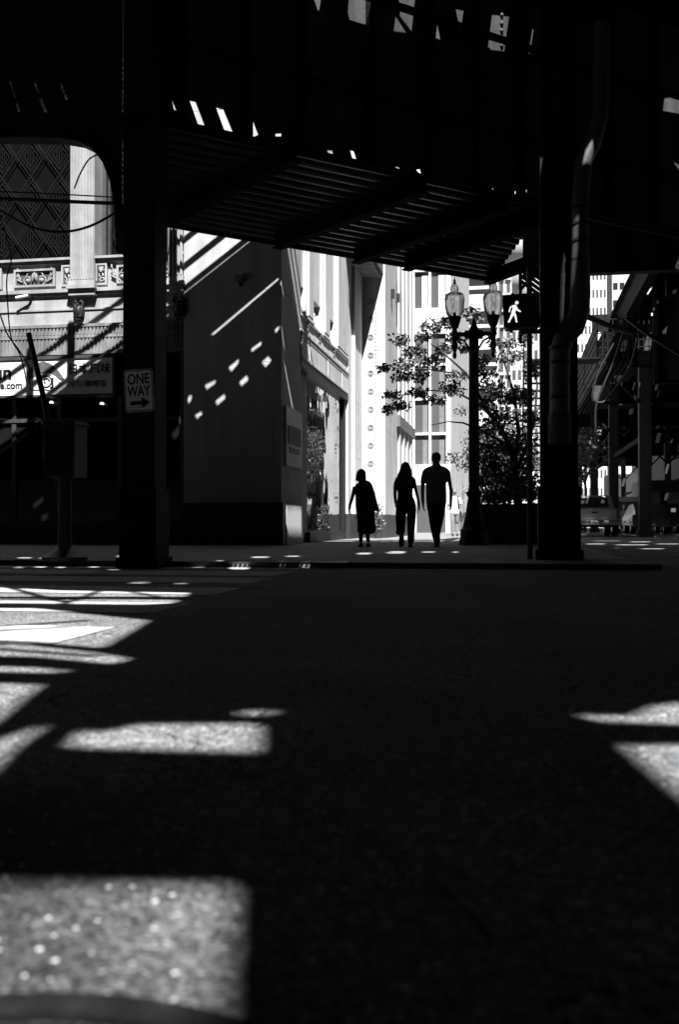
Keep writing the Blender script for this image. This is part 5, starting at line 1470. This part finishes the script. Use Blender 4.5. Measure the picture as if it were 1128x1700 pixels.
# ---------------------------------------------------------------- vehicles
def wheel(parent, x, y, r=.38):
    t = MB(); pts = []
    for xx, rr_ in ((-.11, r * .55), (-.12, r * .92), (-.08, r), (.08, r), (.12, r * .92), (.11, r * .55)): pts.append((xx, rr_))
    t.loft([[Vector((x + xx, y + rr_ * math.cos(2 * math.pi * k / 24), r + rr_ * math.sin(2 * math.pi * k / 24))) for k in range(24)] for xx, rr_ in pts])
    o = t.build("wheel", TYRE, parent)
    h = MB(); h.loft([[Vector((x + xx, y + r * .55 * math.cos(2 * math.pi * k / 16), r + r * .55 * math.sin(2 * math.pi * k / 16))) for k in range(16)] for xx in (-.112, .112)]); h.build("rim", SILVER, o)
def bevel(o, w_=.05, n=3):
    bm = bmesh.new(); bm.from_mesh(o.data); bmesh.ops.bevel(bm, geom=[e for e in bm.edges], offset=w_, segments=n, affect='EDGES', profile=.6); bm.to_mesh(o.data); bm.free()
    o.data.polygons.foreach_set("use_smooth", [True] * len(o.data.polygons)); o.data.set_sharp_from_angle(angle=R(35)); return o
def pickup(x, y, label):
    t = thing("pickup_truck", label, "pickup truck", (x, y, 0))
    W2 = .98
    prof = [(0, .55), (0, 1.08), (1.75, 1.10), (1.80, 1.12), (2.05, 1.62), (2.35, 1.70), (3.4, 1.68), (4.0, 1.18), (5.3, 1.05), (5.45, .6), (5.4, .5), (.05, .5)]
    m = MB(); m.prism([(x - W2, y + a, b) for a, b in prof], (2 * W2, 0, 0))
    # taper the cabin
    for v in m.v:
        if v.z > 1.3: v.x = x + (v.x - x) * .84
    bevel(m.build("body", SILVER, t), .06)
    tg = bevel(MB().box(x - .82, x + .82, y - .03, y + .0, .68, 1.09).build("tailgate", SILVER, t), .012)
    MB().box(x - .12, x + .12, y - .05, y - .031, .93, .99).build("handle", BLACKP, tg)
    bevel(MB().box(x - .99, x + .99, y - .2, y - .04, .45, .64).build("bumper", mat("chrome", .6, .2, .05, 5, metal=.9), t), .03)
    MB().box(x - .16, x + .16, y - .215, y - .201, .48, .62).build("number_plate", SIGNW, t)
    for sg_ in (-1, 1): bevel(MB().box(x + sg_ * .90 - .075, x + sg_ * .90 + .075, y - .04, y + .1, .72, 1.06).build("tail_light", TAIL, t), .01)
    m = MB(); m.add([(x - .70, y + 1.80, 1.2), (x + .70, y + 1.80, 1.2), (x + .66, y + 2.0, 1.6), (x - .66, y + 2.0, 1.6)], [(0, 1, 2, 3)]); m.build("rear_window", GLASS, t)
    for sg_ in (-1, 1):
        m = MB(); xx = x + sg_ * .90; m.prism([(xx, y + 2.15, 1.2), (xx, y + 3.75, 1.2), (xx - sg_ * .06, y + 3.3, 1.6), (xx - sg_ * .06, y + 2.3, 1.62)], (sg_ * .01, 0, 0)); m.build("side_window", GLASS, t)
        bevel(MB().box(x + sg_ * 1.0, x + sg_ * 1.2, y + 3.5, y + 3.6, 1.15, 1.33).build("mirror", BLACKP, t), .02)
        for yy in (1.1, 4.5): wheel(t, x + sg_ * .86, y + yy)
    MB().box(x - .8, x + .8, y + .2, y + 5.2, .38, .5).build("underbody", BLACKP, t)
    return t
tp = hitZ(982, 891, 0)
pickup(3.25, tp.y, "silver pickup truck seen from behind beside the right column")
def carlike(name, x, y, W2, prof, cab, label, cat, paint, glz, wheels, lights, tapz=1.0):
    t = thing(name, label, cat, (x, y, 0))
    m = MB(); m.prism([(x - W2, y + a, b) for a, b in prof], (2 * W2, 0, 0))
    for v in m.v:
        if v.z > tapz: v.x = x + (v.x - x) * cab
    bevel(m.build("body", paint, t), .06)
    (a0, b0), (a1, b1) = glz
    m = MB(); m.add([(x - W2 * cab * .86, y + a0 - .012, b0), (x + W2 * cab * .86, y + a0 - .012, b0), (x + W2 * cab * .8, y + a1 - .012, b1), (x - W2 * cab * .8, y + a1 - .012, b1)], [(0, 1, 2, 3)]); m.build("rear_window", GLASS, t)
    for sg_ in (-1, 1):
        bevel(MB().box(x + sg_ * W2 * .86 - .08, x + sg_ * W2 * .86 + .08, y - .03, y + .1, lights, lights + .2).build("tail_light", TAIL, t), .01)
        for yy in wheels: wheel(t, x + sg_ * (W2 - .12), y + yy, .34)
    bevel(MB().box(x - W2, x + W2, y - .12, y - .03, .35, .55).build("bumper", paint, t), .03)
    MB().box(x - .16, x + .16, y - .135, y - .121, .40, .52).build("number_plate", SIGNW, t)
    return t
VWHITE = mat("white_van_paint", .7, .3, .04, 4)
carlike("delivery_van", X_at(1046, 62), 62, 1.0, [(0, .4), (0, 2.0), (.15, 2.15), (3.8, 2.12), (4.6, 1.3), (5.3, 1.1), (5.35, .4)], .93, "pale delivery van standing between the far railway columns", "van", VWHITE, ((0, 1.3), (0.0, 1.85)), (1.0, 4.3), .9)
carlike("parked_car", X_at(1082, 50), 50, .9, [(0, .4), (.02, .95), (.3, 1.05), (.95, 1.5), (2.6, 1.5), (3.4, 1.0), (4.4, .85), (4.45, .4)], .82, "grey car parked just right of the front railway column", "car", mat("grey_car_paint", .2, .25, .05, 4, metal=.4), ((.36, 1.08), (.9, 1.45)), (.8, 3.6), .72)
carlike("box_truck", X_at(1100, 66), 66, 1.25, [(0, .7), (0, 3.3), (5.5, 3.3), (5.6, 2.4), (7.4, 2.3), (7.6, .7)], .99, "dark box truck standing under the railway at far right", "truck", mat("truck_paint", .05, .4, .2, 3), ((0, 1.8), (0, 2.6)), (1.4, 6.2), .9)
carlike("parked_car", X_at(1128, 60), 60, .9, [(0, .4), (.02, .95), (.3, 1.05), (.95, 1.5), (2.6, 1.5), (3.4, 1.0), (4.4, .85), (4.45, .4)], .82, "dark car cut by the right edge of the picture", "car", DKGREY, ((.36, 1.08), (.9, 1.45)), (.8, 3.6), .72)
